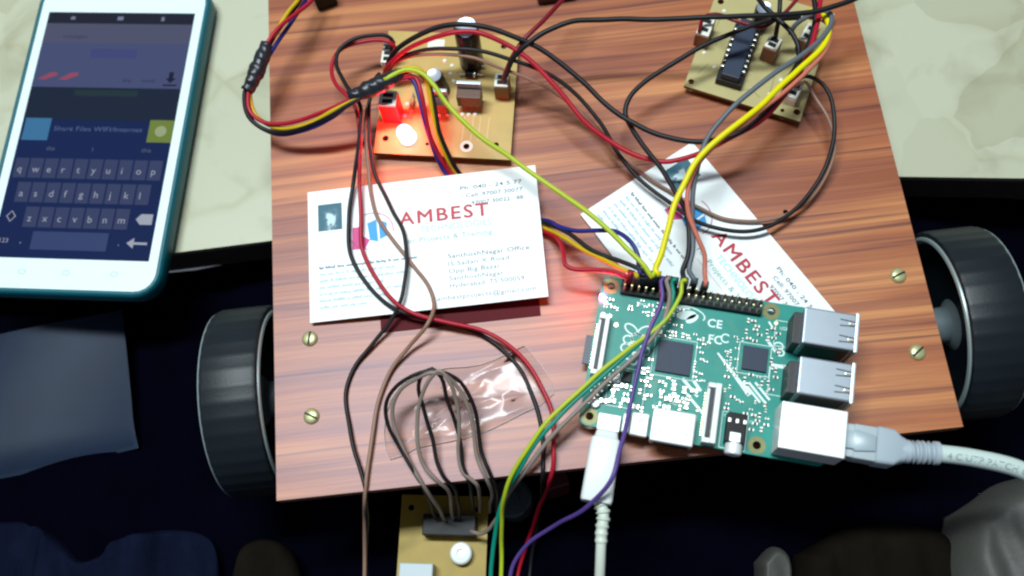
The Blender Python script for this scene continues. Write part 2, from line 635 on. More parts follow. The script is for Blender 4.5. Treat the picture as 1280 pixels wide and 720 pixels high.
TAPE = mat('black_tape', (0.014, 0.016, 0.022, 1), 0.36, bump=0.9, bscale=330)


def wire_mat(name, c, rough=0.42):
    return mat('wire_' + name, c, rough, var=0.08, vscale=300, spec=0.35)


W_BLACK = wire_mat('black', (0.006, 0.0055, 0.007, 1), 0.5)
W_RED = wire_mat('red', C(168, 18, 42))
W_DRED = wire_mat('dark_red', C(120, 16, 34))
W_YEL = wire_mat('yellow', C(226, 214, 0))
W_OCHRE = wire_mat('ochre', C(196, 166, 20))
W_LIME = wire_mat('lime', C(172, 190, 40))
W_ORANGE = wire_mat('orange', C(226, 132, 84))
W_SALMON = wire_mat('salmon', C(196, 112, 92))
W_GREY = wire_mat('grey', C(92, 100, 108))
W_BROWN = wire_mat('brown', C(142, 110, 92))
W_TAUPE = wire_mat('taupe', C(136, 122, 112))
W_BLUE = wire_mat('blue', C(28, 36, 118))
W_PURPLE = wire_mat('purple', C(84, 62, 132))
W_TEAL = wire_mat('teal', C(0, 132, 112))

# ------------------------------------------------------------------ the setting
TABLE_Z = -34.0
SEAT_Z = -64.0

# stone topped table behind and under the robot
table = empty('table', (0, 167, SEAT_Z))
tag(table, 'cream stone topped table with dark brown edge under the phone', 'table')
front = [(-620, 168), (-228, 168), (-108, 169.5), (60, 169), (158, 166.2), (210, 158.8), (300, 140), (620, 60)]
fl = [(x, y - 167) for x, y in front]
me = plate_me([(620, 700)] + [(-620, 700)] + fl, [], 3.0, 'tabletop', 1)
mesh_obj('tabletop', me, [STONE, STONE_LIP], table, (0, 0, TABLE_Z - 3 - SEAT_Z))
me = plate_me([(616, 690)] + [(-616, 690)] + [(x, y + 1.6) for x, y in fl], [], 20.0, 'edge_band', 0)
mesh_obj('edge_band', me, STONE_EDGE, table, (0, 0, TABLE_Z - 23.02 - SEAT_Z))


def cloth(name, x0, x1, y0, y1, z, amp, m, n=70, seed=1.0):
    bm = bmesh.new()
    g = []
    for j in range(n + 1):
        row = []
        for i in range(n + 1):
            x = x0 + (x1 - x0) * i / n; y = y0 + (y1 - y0) * j / n
            h = amp * (math.sin(x * 0.031 + y * 0.022 + seed) * 0.5 + math.sin(x * 0.013 - y * 0.045 + 2 * seed) * 0.5 + 0.3 * math.sin(x * 0.09 + y * 0.07))
            row.append(bm.verts.new((x, y, z + min(0, h - amp * 0.4))))
        g.append(row)
    for j in range(n):
        for i in range(n):
            bm.faces.new((g[j][i], g[j][i + 1], g[j + 1][i + 1], g[j + 1][i]))
    return mesh_obj(name, to_me(bm, name, True), m)


seat = cloth('floor', -700, 700, -420, 176, SEAT_Z, 7.0, NAVY, 90)
seat['kind'] = 'structure'


def cushion(name, cx, cy, z0, pts, h, m, label, cat, taper=0.5, rough=4.0):
    """a soft crumpled thing: outline pts (mm, relative), swelling to height h"""
    bm = bmesh.new()
    n = len(pts)
    rings = []
    for k in range(33):
        a = min(1.0, k / 12) * math.pi / 2
        s = 1 - (1 - math.cos(a)) * taper
        if k > 12:
            s *= 1 - (k - 12) / 20 * 0.985
        zz = h * math.sin(a)
        rg = []
        for x, y in pts:
            q = Vector(((x * s + cx) * 0.075, (y * s + cy) * 0.018, 0.3))
            d = noise.noise(q) * rough + noise.noise(q * 2.7) * rough * 0.4
            w = 1 + 0.04 * noise.noise(Vector((x * 0.06, y * 0.06, k * 0.1)))
            rg.append(bm.verts.new((x * s * w, y * s * w, max(0.0, zz + d * math.sin(a)))))
        rings.append(rg)
    for a, b in zip(rings, rings[1:]):
        for i in range(n):
            j = (i + 1) % n
            bm.faces.new((a[i], a[j], b[j], b[i]))
    bm.faces.new(rings[-1])
    bm.faces.new(rings[0][::-1])
    o = mesh_obj(name, to_me(bm, name, True), m, None, (cx, cy, z0))
    return tag(o, label, cat)


def blob(pxs, z, n=40):
    P = [at(x, y, z) for x, y in pxs]
    path = catmull(P + [P[0]], 2.0)[:-1]
    c = sum((Vector(p) for p in path), Vector()) / len(path)
    return c, [(p.x - c.x, p.y - c.y) for p in path]


c_, o_ = blob([(1205, 640), (1290, 590), (1420, 590), (1460, 760), (1330, 830), (1200, 800), (1190, 720)], -40)
cushion('padded_armrest', c_.x, c_.y, SEAT_Z, o_, 30, BEIGE, 'blurred beige grey padded shape at the lower right corner', 'cushion', 0.28)
c_, o_ = blob([(1000, 690), (1080, 655), (1190, 665), (1215, 740), (1120, 800), (1000, 780)], -48)
cushion('dark_pouch', c_.x, c_.y, SEAT_Z, o_, 18, BROWNCLOTH, 'dark brown pouch lying beside the beige padded shape', 'pouch', 0.35)
c_, o_ = blob([(950, 700), (972, 680), (990, 690), (992, 740), (955, 745)], -48)
cushion('beige_strap_end', c_.x, c_.y, SEAT_Z, o_, 17, BEIGE, 'small pale rounded tab left of the dark brown pouch', 'tab', 0.4)
c_, o_ = blob([(-170, 640), (-40, 652), (20, 650), (58, 668), (96, 700), (132, 690), (160, 666), (225, 661), (258, 680), (268, 720), (270, 880), (-170, 880)], -57)
cushion('folded_cloth', c_.x, c_.y, SEAT_Z - 2, o_, 7, BLUECLOTH, 'crumpled dark blue cloth along the bottom left below the wheel', 'cloth', 0.10, 9.0)
c_, o_ = blob([(286, 720), (296, 684), (320, 672), (352, 680), (372, 720), (380, 880), (284, 880)], -59)
cushion('brown_cloth_fold', c_.x, c_.y, SEAT_Z - 2, o_, 6, BROWNCLOTH, 'small brown fold of cloth beside the crumpled blue cloth', 'cloth', 0.15, 6.0)


# dark slate blue sheet lying left of the wheel, its near edge curling up
def sheet():
    A, B, Cc, D = at(-60, 428, -56), at(146, 383, -56), at(164, 556, -56), at(-60, 606, -56)
    bm = bmesh.new()
    n = 30
    g = []
    for j in range(n + 1):
        v = j / n
        row = []
        for i in range(n + 1):
            u = i / n
            p = (A * (1 - u) + B * u) * (1 - v) + (D * (1 - u) + Cc * u) * v
            curl = -70 * max(0, v - 0.78) ** 2
            p = p + Vector((0, 0, -4.0 + curl + 1.6 * math.sin(u * 4 + v * 2.2)))
            row.append(bm.verts.new(p - A))
        g.append(row)
    for j in range(n):
        for i in range(n):
            bm.faces.new((g[j][i], g[j][i + 1], g[j + 1][i + 1], g[j + 1][i]))
    bmesh.ops.solidify(bm, geom=bm.faces[:], thickness=0.25)
    return mesh_obj('paper_sheet', to_me(bm, 'paper_sheet', 'auto'), SLATE, None, A)


tag(sheet(), 'dark slate blue sheet lying below the phone left of the wheel', 'sheet')

# ------------------------------------------------------------------ the robot platform
PX0, PX1, PY0, PY1 = -98.7, 144.2, 54.0, 300.0
robot = empty('robot_platform', ((PX0 + PX1) / 2, 98, SEAT_Z))
tag(robot, 'wood laminate robot base board with two black wheels, electronics on top', 'robot')
ro = Vector(((PX0 + PX1) / 2, 98, SEAT_Z))
hole = at(982, 265, 0)
me = plate_me([(PX0 - ro.x, PY0 - ro.y), (PX1 - ro.x, PY0 - ro.y), (PX1 - ro.x, PY1 - ro.y), (PX0 - ro.x, PY1 - ro.y)],
              [(hole.x - ro.x, hole.y - ro.y, 1.0)], 6.0, 'wood_board', 1)
mesh_obj('wood_board', me, [WOOD, WOODEDGE], robot, (0, 0, -6 - SEAT_Z))
# bracket and motors under the board
part_box('under_bracket', robot, -80, 80, -12, 12, 14, 57.9, BLACKM, 1.0)


def screw_me():
    bm = bmesh.new()
    lathe_bm(bm, [(0, 0), (2.95, 0), (2.95, 0.35), (2.6, 0.95), (1.9, 1.3), (0, 1.42)], 28)
    return to_me(bm, 'screw', 'auto')


SM = screw_me()
SM.materials.append(BRASS)
slot_me = box_me(5.0, 0.75, 0.5, 0.0, 'slot')
slot_me.materials.append(SLOTD)
for px, py, a in ((387, 423, 80), (389, 520, 150), (1123, 344, 20), (1147, 440, 35)):
    p = at(px, py, 0.6)
    s = mesh_obj('screw', SM, None, robot, (p.x - ro.x, p.y - ro.y, 0.02 - SEAT_Z), math.radians(a))
    mesh_obj('slot', slot_me, None, s, (0, 0, 0.97))

# wheels: axis along x
WY, WZ, WR = 98.0, -26.3, 37.2


def wheel(xin, xout):
    s = 1 if xout > xin else -1
    w = abs(xout - xin)
    X = Matrix.Rotation(math.radians(90) * s, 4, 'Y')
    disc = lathe_me([(0, 8), (30, 8), (33, 3), (34.2, 1.0), (34.2, w - 2), (30, w - 4), (0, w - 4)], 64, 'wheel', X)
    wh = mesh_obj('wheel', disc, RIMDARK, robot, (xin - ro.x, WY - ro.y, WZ - ro.z))
    bm = bmesh.new()
    n = 120
    prof = [(34.2, 0.8), (35.6, 0.1), (36.7, 0.6), (37.2, 1.8), (37.2, w / 2), (37.2, w - 1.8), (36.6, w - 0.5), (35.2, w), (34.2, w - 1)]
    rings = []
    for k, (r, h) in enumerate(prof):
        rg = []
        for i in range(n):
            rr = r - (0.34 if (i % 3 == 0 and 2 <= k <= 6) else 0)
            rg.append(bm.verts.new((rr * math.cos(2 * math.pi * i / n), rr * math.sin(2 * math.pi * i / n), h)))
        rings.append(rg)
    for a, b in zip(rings, rings[1:]):
        for i in range(n):
            bm.faces.new((a[i], a[(i + 1) % n], b[(i + 1) % n], b[i]))
    bmesh.ops.transform(bm, matrix=X, verts=bm.verts[:])
    mesh_obj('tyre', to_me(bm, 'tyre', 'auto'), RUBBER, wh)
    rim = lathe_me([(32.6, 2.0), (33.1, -0.3), (34.0, -0.7), (34.9, -0.4), (35.2, 0.5), (34.3, 2.0), (32.6, 2.0)], 72, 'rim', X)
    mesh_obj('rim', rim, RIMGREY, wh)
    edge = lathe_me([(35.9, w - 0.7), (36.5, w - 0.3), (36.3, w + 0.15), (35.7, w + 0.1), (35.9, w - 0.7)], 72, 'tyre_lip', X)
    mesh_obj('tyre_lip', edge, RIMGREY, wh)
    hub = lathe_me([(0, -22), (4.2, -22), (4.2, -4), (6.8, -3.5), (7.2, 6), (10, 8.02), (0, 8.2)], 32, 'hub', X)
    mesh_obj('hub', hub, HUB, wh)
    return wh


wheel(-102.5, -124.0)
wheel(152.1, 173.4)

# ------------------------------------------------------------------ phone
PH_T = 10.5
phz = TABLE_Z + PH_T


def phone():
    tl, tr, br = at(62, 15, phz), at(244, 17, phz), at(186, 327, phz)
    ux = (tr - tl); wv = ux.length; ux.normalize()
    hv = (tr - br).length
    rz = math.atan2(-(br - tr).x * -1 * 0 + ux.y, ux.x)
    # heading from the long side, which is measured best
    d = (tr - br).normalized()
    rz = (math.atan2(d.y, d.x) - math.pi / 2 + math.atan2(ux.y, ux.x)) / 2
    c = (tl + br) / 2
    Wc, Hc = wv, hv
    root = empty('phone', (c.x, c.y, TABLE_Z + 0.3), rz)
    tag(root, 'white smartphone in a teal case lying on the table showing a keyboard', 'phone')
    hw, hh = Wc / 2, Hc / 2
    bx, bt, bb = 3.9, 13.5, 13.4
    # case: rounded tub
    bm = bmesh.new()

    def ring(k, z, r):
        return [bm.verts.new((x, y, z)) for x, y in rrect(-hw - bx - k, hw + bx + k, -hh - bb - k, hh + bt + k, r)]
    rings = [ring(-1.0, 0, 8), ring(1.6, 1.6, 10), ring(2.4, 4.5, 11), ring(2.3, 8.2, 11), ring(1.7, PH_T - 0.1, 10), ring(0.7, PH_T + 0.25, 9), ring(0.05, PH_T - 0.2, 8.3), ring(0.05, PH_T - 2, 8.3)]
    for a, b in zip(rings, rings[1:]):
        for i in range(len(a)):
            bm.faces.new((a[i], a[(i + 1) % len(a)], b[(i + 1) % len(a)], b[i]))
    bm.faces.new(rings[0][::-1])
    mesh_obj('case', to_me(bm, 'case', True), mat('case_teal', C(0, 92, 104), 0.45, var=0.08, vscale=40), root)
    # white front plate
    me = plate_me(rrect(-hw - bx, hw + bx, -hh - bb, hh + bt, 8.3), [], 2.0, 'front_panel')
    fp = mesh_obj('front_panel', me, mat('phone_white', C(222, 240, 238), 0.3), root, (0, 0, PH_T - 2.3))
    marks = mat('soft_key_print', C(160, 185, 185), 0.5)
    for x in (-hw * 0.55, 0.0, hw * 0.6):
        mesh_obj('touch_key', poly_me(ring_poly(0, 0, 1.5, 1.0, 0.35)), marks, root, (x, -hh - bb * 0.45, PH_T - 0.28))
    scr = mesh_obj('screen', poly_me([[(-hw, -hh), (hw, -hh), (hw, hh), (-hw, hh)]], 'screen'),
                   mat('screen_base', C(10, 20, 48), 0.12, emit=C(14, 28, 66), estr=0.75), root, (0, 0, PH_T - 0.2))

    def q(u0, u1, v0, v1):
        return [(-hw + u0 * Wc, hh - v1 * Hc), (-hw + u1 * Wc, hh - v1 * Hc), (-hw + u1 * Wc, hh - v0 * Hc), (-hw + u0 * Wc, hh - v0 * Hc)]

    def hz(rgb):
        g = sum(rgb) / 3
        return [0.84 * (v * 0.72 + g * 0.28) + 9 for v in rgb]

    def em(name, rgb, s=0.8):
        return mat('screen_' + name, C(*[v * 0.3 for v in hz(rgb)]), 0.16, emit=C(*hz(rgb)), estr=s)

    def layer(name, polys, m, lev):
        return mesh_obj(name, poly_me(polys, name), m, scr, (0, 0, 0.03 * lev))

    def word(s, u, v, hgt, m, lev=3, width=None):
        return mesh_obj('screen_text', text_me(s, hgt, width), m, scr, (-hw + u * Wc, hh - v * Hc, 0.03 * lev))
    layer('status_bar', [q(0, 1, 0, 0.05)], em('status', (22, 26, 52)), 1)
    layer('app_bar', [q(0, 1, 0.05, 0.135)], em('appbar', (78, 84, 128)), 1)
    layer('app_page', [q(0, 1, 0.135, 0.325)], em('page', (64, 78, 142)), 1)
    layer('page_banner', [q(0.35, 0.66, 0.16, 0.20)], em('banner', (58, 66, 150)), 2)
    layer('dim_band', [q(0.0, 1, 0.325, 0.46)], em('band', (10, 30, 66)), 1)
    layer('dim_band_text', [q(0.3, 0.72, 0.335, 0.36)], em('bandtext', (18, 52, 62)), 2)
    layer('red_icon', [[(-hw + (u + a) * Wc, hh - (v + b) * Hc) for a, b in ((0, 0.03), (0.05, 0.032), (0.13, 0.012), (0.12, 0), (0.08, 0.002))] for u, v in ((0.03, 0.262), (0.17, 0.262))], em('redicon', (190, 60, 100)), 2)
    layer('download_icon', [q(0.905, 0.935, 0.255, 0.285), [(-hw + u * Wc, hh - v * Hc) for u, v in ((0.885, 0.282), (0.955, 0.282), (0.92, 0.302))], q(0.875, 0.965, 0.307, 0.314)], em('dlicon', (12, 20, 60)), 2)
    word('Skip', 0.6, 0.30, 1.8, em('dimtext', (30, 40, 96)))
    word('Install', 0.73, 0.30, 1.8, em('dimtext', (30, 40, 96)))
    word('messages', 0.14, 0.115, 2.0, em('dimtext2', (48, 54, 96)))
    layer('status_icon', [q(0.48, 0.52, 0.018, 0.034), q(0.78, 0.8, 0.018, 0.036), q(0.16, 0.19, 0.02, 0.033)], em('staticon', (130, 140, 180)), 2)
    layer('share_icon', [q(0.02, 0.19, 0.455, 0.545)], em('shareicon', (36, 130, 200)), 2)
    layer('app_icon', [q(0.84, 1.0, 0.455, 0.545)], em('appicon', (130, 160, 40)), 2)
    layer('app_icon_mark', disc_poly(-hw + 0.92 * Wc, hh - 0.5 * Hc, 2.6, 2.6), em('appmark', (176, 200, 130)), 3)
    word('Share Files WIFI/Internet', 0.22, 0.505, 2.2, em('sharetext', (80, 108, 180)), 3, 0.58 * Wc)
    for u, s in ((0.2, 'the'), (0.5, 'I'), (0.82, 'this')):
        word(s, u, 0.585, 2.0, em('suggest', (90, 105, 150)))
    kb = em('key', (46, 62, 122)); kt = em('keytext', (176, 184, 214))
    for row, (v, us) in enumerate(((0.655, 0.02), (0.75, 0.07), (0.845, 0.16))):
        letters = ('qwertyuiop', 'asdfghjkl', 'zxcvbnm')[row]
        for i, ch in enumerate(letters):
            u = us + i * 0.0965
            layer('key', [q(u, u + 0.086, v - 0.038, v + 0.040)], kb, 2)
            word(ch, u + 0.022, v + 0.018, 3.1, kt)
    layer('key', [q(0.24, 0.72, 0.90, 0.968)], em('space', (40, 66, 140)), 2)
    layer('key_symbol', [[(-hw + u * Wc, hh - v * Hc) for u, v in ((0.87, 0.845), (0.9, 0.825), (0.975, 0.825), (0.975, 0.865), (0.9, 0.865))],
                         [(-hw + u * Wc, hh - v * Hc) for u, v in ((0.84, 0.935), (0.885, 0.915), (0.885, 0.955))], q(0.885, 0.97, 0.931, 0.94)], em('keysym', (180, 190, 215)), 3)
    layer('key_symbol', ring_poly(-hw + 0.075 * Wc, hh - 0.845 * Hc, 1.9, 2.4, 0.5, n=4), em('keysym', (180, 190, 215)), 3)
    word('?123', 0.02, 0.945, 2.0, kt)
    word(',', 0.17, 0.945, 2.4, kt)
    word('.', 0.79, 0.945, 2.4, kt)


phone()

# ------------------------------------------------------------------ business cards
CW, CH_ = 89.7, 53.4


def card_prints(root):
    z = 0.46

    def tx(s, x, y, m, h=None, w=None, b=0.0):
        mesh_obj('lettering', text_me(s, h, w, b), m, root, (x, y, z))
    mesh_obj('printed_picture', poly_me([[(4, 36.3), (13.4, 36.3), (13.4, 47.4), (4, 47.4)]]), PICTURE, root, (0, 0, z))
    tx('AMBEST', 35.6, 34.9, INKRED, 5.2, 34.5)
    mesh_obj('lettering', text_me('AMBEST', 5.2, 34.5), INKRED, root, (35.95, 34.9, z + 0.02))
    mesh_obj('lettering', text_me('AMBEST', 5.2, 34.5), INKRED, root, (35.8, 35.15, z + 0.04))
    tx('TECHNOLOGIES', 43.5, 31.0, INKCYAN, 2.5, 27.5)
    tx('For Projects & Training', 37.0, 27.2, INKTEAL, 2.0, 34.0)
    mesh_obj('printed_line', poly_me([stroke((40, 25.2), (70, 25.2), 0.25)]), mat('ink_pale_red', C(226, 170, 178), 0.5), root, (0, 0, z))
    # emblem: leaning pink and blue blocks inside a broken ring
    mesh_obj('emblem_pink', poly_me([[(17, 27.2), (22, 27), (24, 30.5), (20.4, 33), (20.6, 36.3), (17.4, 36.2)]]), INKPINK, root, (0, 0, z))
    mesh_obj('emblem_blue', poly_me([[(24.0, 30.4), (27.2, 29.4), (26.8, 38.6), (23.2, 37.4)], [(27.9, 30.2), (30.6, 31.4), (30.8, 36.8), (27.6, 38.4)]]), INKBLUE, root, (0, 0, z))
    mesh_obj('emblem_ring', poly_me(ring_poly(25, 34.2, 8.2, 7.2, 0.5, -10, 110) + ring_poly(25, 34.2, 9.2, 7.6, 0.4, 160, 260)), mat('ink_mauve', C(190, 130, 170), 0.5), root, (0, 0, z))
    for i, (s, y, w) in enumerate((('SanthoshNagar Office', 19.3, 31), ('IS Sadan X Road', 16.2, 23), ('Opp Big Bazar', 13.3, 19.5), ('SanthoshNagar', 10.4, 20.5), ('Hyderabad, TS 500059', 7.5, 28))):
        tx(s, 53.5, y, INKBLK, 1.75, w, 0.006 if i == 0 else 0.0)
    tx('ambestprojects@gmail.com', 48.5, 3.0, INKBLK, 1.75, 37)
    for i, (s, w) in enumerate((('Ph: 040 - 24 5 77', 24), ('Cell: 97007 30077', 22), ('97007 30022 : 88', 20))):
        tx(s, 84 - w, 46.6 - i * 3.3, INKBLK, 1.55, w, 0.01)
    # lines of small print that cannot be read
    r2 = random.Random(3)
    dark, pale = [], []
    for i in range(7):
        y = 20.8 - i * 2.65
        x = 4.0
        end = (40, 31, 35, 27, 33, 25, 22)[i]
        while x < end:
            for k in range(r2.randint(2, 8)):
                w = r2.uniform(0.3, 0.55)
                b0 = y - (0.3 if r2.random() < 0.12 else 0); t0 = y + r2.choice((0.7, 0.75, 0.8, 1.15))
                (dark if i == 0 else pale).append([(x, b0), (x + w, b0), (x + w, t0), (x, t0)])
                x += w + 0.14
            x += r2.uniform(0.5, 0.9)
    mesh_obj('small_print', poly_me(dark), INKBLK, root, (0, 0, z))
    mesh_obj('small_print', poly_me(pale), INKGRY, root, (0, 0, z))


def card(BL, rz, label, tiltx=0.0, tilty=0.0):
    root = empty('business_card', BL, rz)
    root.rotation_euler = (tiltx, tilty, rz)
    tag(root, label, 'business card', 'printed business cards')
    mesh_obj('card_stock', box_me(CW, CH_, 0.4, 0.0, 'card_stock'), CARD, root, (CW / 2, CH_ / 2, 0))
    card_prints(root)
    return root


bl, br_ = at(388, 404, 2.2), at(685, 371, 6.2)
rz1 = math.atan2(br_.y - bl.y, br_.x - bl.x)
card(bl, rz1, 'white business card with red lettering lying level on the left half of the board', 0.02, -math.asin(4.0 / CW))
tl2, bl2, tr2 = at(865, 178, 1.0), at(731, 262, 1.0), at(1035, 380, 1.0)
rz2 = math.atan2(tr2.y - tl2.y, tr2.x - tl2.x)
up2 = Vector((-math.sin(rz2), math.cos(rz2), 0))
card(tl2 - up2 * CH_, rz2, 'white business card turned diagonally, tucked behind the green circuit board')
p = at(603, 402, 0.4)
p2 = at(676, 394, 0.4)
rc = empty('red_card', (p.x, p.y, 0.15), math.atan2(p2.y - p.y, p2.x - p.x))
tag(rc, 'deep red card peeking out under the level white business card', 'card')
mesh_obj('card_stock', box_me(60, 40, 0.4), CARDRED, rc, (p2 - p).length * Vector((1, 0, 0)) + Vector((-30, 20, 0)))

# ------------------------------------------------------------------ green single board computer
PI_Z = 8.0
_p = Matrix.Rotation(YAW, 3, 'Z') @ Vector((14.72, 67.22, 0))
PIF = Frame((_p.x, _p.y, PI_Z), -0.3485 + YAW)
pi = empty('single_board_computer', (_p.x, _p.y, 0.1), PIF.rz)
tag(pi, 'green single board computer with silver ports at the front edge of the board', 'circuit board')
Z0 = PI_Z - 0.1         # board top above the empty


def pbox(name, x0, x1, y0, y1, z0, z1, m, bev=0.0, parent=None):
    return part_box(name, parent or pi, x0, x1, y0, y1, (Z0 + z0) if parent is None else z0, (Z0 + z1) if parent is None else z1, m, bev)


holes4 = [(3.5, 3.5), (61.5, 3.5), (3.5, 52.5), (61.5, 52.5)]
me = plate_me(rrect(0, 85, 0, 56, 3), [(x, y, 1.4) for x, y in holes4], 1.5, 'board', 1)
mesh_obj('board', me, [PIGREEN, PIEDGE], pi, (0, 0, Z0 - 1.5))
ringme = poly_me(ring_poly(0, 0, 2.25, 2.25, 1.6), 'hole_ring')
ringme.materials.append(RINGG)
for x, y in holes4:
    mesh_obj('hole_ring', ringme, None, pi, (x, y, Z0 + 0.03))
foot = lathe_me([(0, 0), (1.5, 0), (1.5, Z0 - 1.55), (0, Z0 - 1.55)], 12, 'foot')
for x, y in ((10, 51), (55, 51), (20, 16), (66, 16)):
    mesh_obj('foot', foot, BLACKM, pi, (x, y, 0))
# GPIO header
hd = pbox('pin_header', 7.1, 57.9, 49.95, 55.05, 0, 2.5, BLACKP)
pin_me = box_me(0.64, 0.64, 5.6, 0.12, 'pin')
pin_me.materials.append(GOLD)
bump_me = box_me(2.1, 2.1, 0.5, 0.3, 'pin_block'); bump_me.materials.append(BLACKM)
for i in range(20):
    for j in range(2):
        x, y = -24.13 + 2.54 * i, -1.27 + 2.54 * j
        mesh_obj('pin', pin_me, None, hd, (x, y, 2.4))
        mesh_obj('pin_block', bump_me, None, hd, (x, y, 2.2))
# main chips
for nm, x0, x1, y0, y1 in (('processor', 23.5, 35.7, 23.5, 35.2), ('network_chip', 53.2, 61.8, 29.4, 38.0)):
    pbox(nm, x0, x1, y0, y1, 0.05, 1.2, CHIP, 0.15)
pbox('regulator_chip', 12.6, 16.0, 17.5, 21.4, 0.05, 1.2, BLACKP, 0.2)


def usb(x0, x1, y0, y1, h, m, name='usb_port'):
    u = pbox(name, x0, x1 - 1.0, y0, y1, 0.6, h, m, 0.5)
    cx = (x0 + x1 - 1) / 2; cy = (y0 + y1) / 2
    # flared mouth, dark base skirt, spring slits in the top
    hx = (x1 - 1 - x0) / 2; hy = (y1 - y0) / 2
    part_box('flange', u, hx - 0.2, hx + 1.0, -hy - 0.6, hy + 0.6, 0, h - 0.35, TIN, 0.3)
    part_box('insert', u, -hx - 2.6, -hx + 0.3, -hy + 0.8, hy - 0.8, -0.6, h - 5, BLACKM, 0.3)
    part_box('side_shield', u, -hx + 1.5, hx - 1.5, -hy - 0.35, -hy + 0.1, 1.0, h - 2.0, mat('shield_dark', C(40, 36, 32), 0.5, 0.6), 0.1)
    zt = h - 0.6 + 0.03
    for k in (0.42, -0.42):
        yy = k * hy * 1.05
        mesh_obj('spring_slit', poly_me([stroke((hx - 5.4, yy + 1.1), (hx - 0.3, yy + 0.75), 0.42), stroke((hx - 5.4, yy - 1.1), (hx - 0.3, yy - 0.75), 0.42)]), BLACKM, u, (0, 0, zt))
        bm = bmesh.new()
        box_bm(bm, 2.2, 0.9, 0.5, (hx - 1.4, yy, 0), 0.2)
        mesh_obj('contact_spring', to_me(bm, 'contact_spring'), SOLDER, u, (0, 0, zt - 0.15))
    return u


usb(70.2, 88.6, 37.6, 50.6, 15.8, TINU)
usb(70.2, 88.6, 19.9, 32.9, 15.8, TINU)
e = pbox('network_port', 66.3, 87.8, 1.2, 17.1, 0.3, 13.5, TINB, 0.35)
part_box('port_mouth', e, 9.5, 10.9, -6.2, 6.2, 1.2, 10.5, BLACKP)
# HDMI, micro USB, audio
h = pbox('hdmi_port', 24.9, 39.5, -2.3, 9.2, 0.2, 6.2, TINB, 0.7)
for k in (-4.6, 4.8):
    mesh_obj('shell_notch', poly_me([stroke((k, -1.2), (k, 0.4), 0.35), stroke((k, -1.2), (k + 0.9, -1.2), 0.35)]), BLACKM, h, (0, -0.9, 6.03))
part_box('port_mouth', h, -6, 6, -5.95, -5.2, 1.2, 4.8, BLACKM)
pbox('micro_usb_port', 6.6, 14.4, -1.0, 4.8, 0.1, 2.9, TINB, 0.3)
pbox('metal_can', 15.0, 17.6, -0.6, 6.4, 0.1, 2.6, TINB, 0.9)
mc = pbox('metal_can', 17.9, 23.9, -1.0, 7.2, 0.1, 3.0, TINB, 0.6)
mesh_obj('can_mark', text_me('A', 2.2), BLACKM, mc, (-0.6, 0.2, 2.93))
aj = pbox('audio_jack', 50.0, 56.6, 1.8, 12.2, 0.1, 6.0, BLACKP, 0.4)
mesh_obj('jack_barrel', lathe_me([(0, 0), (2.9, 0), (2.9, 4.0), (2.4, 4.4), (0, 4.4)], 24, 'jack_barrel', Matrix.Rotation(math.radians(90), 4, 'X')), TINB, aj, (0, -4.6, 3.1))
mesh_obj('jack_top', box_me(3.6, 3.2, 0.5, 0.15), TINB, aj, (-0.2, -3.4, 5.95))
for k in (-2.6, 0.0, 2.6):
    part_box('jack_contact', aj, k - 0.5, k + 0.5, 1.6, 3.0, 5.85, 6.25, SOLDER, 0.1)


def flat_conn(name, x0, x1, y0, y1):
    f = pbox(name, x0, x1, y0, y1, 0.05, 3.6, WHITEP, 0.2)
    hx, hy = (x1 - x0) / 2, (y1 - y0) / 2
    part_box('latch', f, -hx + 0.9, -hx + 2.4, -hy + 2.0, hy - 2.0, 3.4, 5.0, BLACKM, 0.15)
    part_box('latch_back', f, 0.3, hx - 0.1, -hy, hy, 3.4, 5.4, WHITEP, 0.3)
    part_box('latch_end', f, -hx + 0.1, 0.3, -hy, -hy + 1.8, 3.4, 5.0, WHITEP, 0.3)
    part_box('latch_end', f, -hx + 0.1, 0.3, hy - 1.8, hy, 3.4, 5.0, WHITEP, 0.3)
    cm = box_me(0.7, 0.45, 0.5); cm.materials.append(GOLD)
    for i in range(15):
        mesh_obj('contact', cm, None, f, (-hx - 0.25, -hy + 3.2 + i * (2 * hy - 6.4) / 14, 0.2))


flat_conn('camera_connector', 42.3, 47.0, 0.4, 21.6)
flat_conn('display_connector', 1.2, 5.2, 17.6, 40.0)
pbox('memory_card', -2.4, 10.0, 22.4, 33.2, -2.7, -1.75, mat('memory_card_grey', C(52, 62, 78), 0.45), 0.15)
# status lamp, gold test pads
lamp = pbox('power_lamp', 0.1, 1.5, 46.9, 48.3, 0.05, 1.0, LEDSMALL, 0.15)
pad_me = poly_me(disc_poly(0, 0, 0.75, 0.75)); pad_me.materials.append(mat('gold_pad', C(240, 224, 170), 0.3, 0.7))
for px, py in ((754, 393), (762, 395), (770, 406), (970, 404), (757, 378)):
    l = PIF.L(px, py, PI_Z)
    mesh_obj('test_pad', pad_me, None, pi, (l.x, l.y, Z0 + 0.04))


# silkscreen printing
def pl(px, py):
    l = PIF.L(px, py, PI_Z)
    return (l.x, l.y)


sk = []
for a, b, w, w2 in (((897, 441), (937, 494), 0.6, 1.7), ((929, 477), (950, 503), 0.8, 0.8), ((936, 478), (956, 503), 0.8, 0.8), ((944, 478), (962, 500), 0.8, 0.8),
                    ((958, 424), (973, 444), 1.0, 1.0), ((858, 492), (882, 521), 1.0, 0.9), ((853, 473), (872, 496), 1.2, 0.9), ((867, 476), (876, 489), 1.2, 1.0),
                    ((962, 455), (982, 459), 1.5, 1.5), ((961, 402), (966, 410), 0.7, 0.7), ((893, 418), (893, 419), .2, .2)):
    sk.append(stroke(pl(*a), pl(*b), w, w2))
sk += ring_poly(*pl(973, 433), 1.6, 1.4, 0.5) + ring_poly(*pl(975, 441), 1.4, 1.1, 0.5)
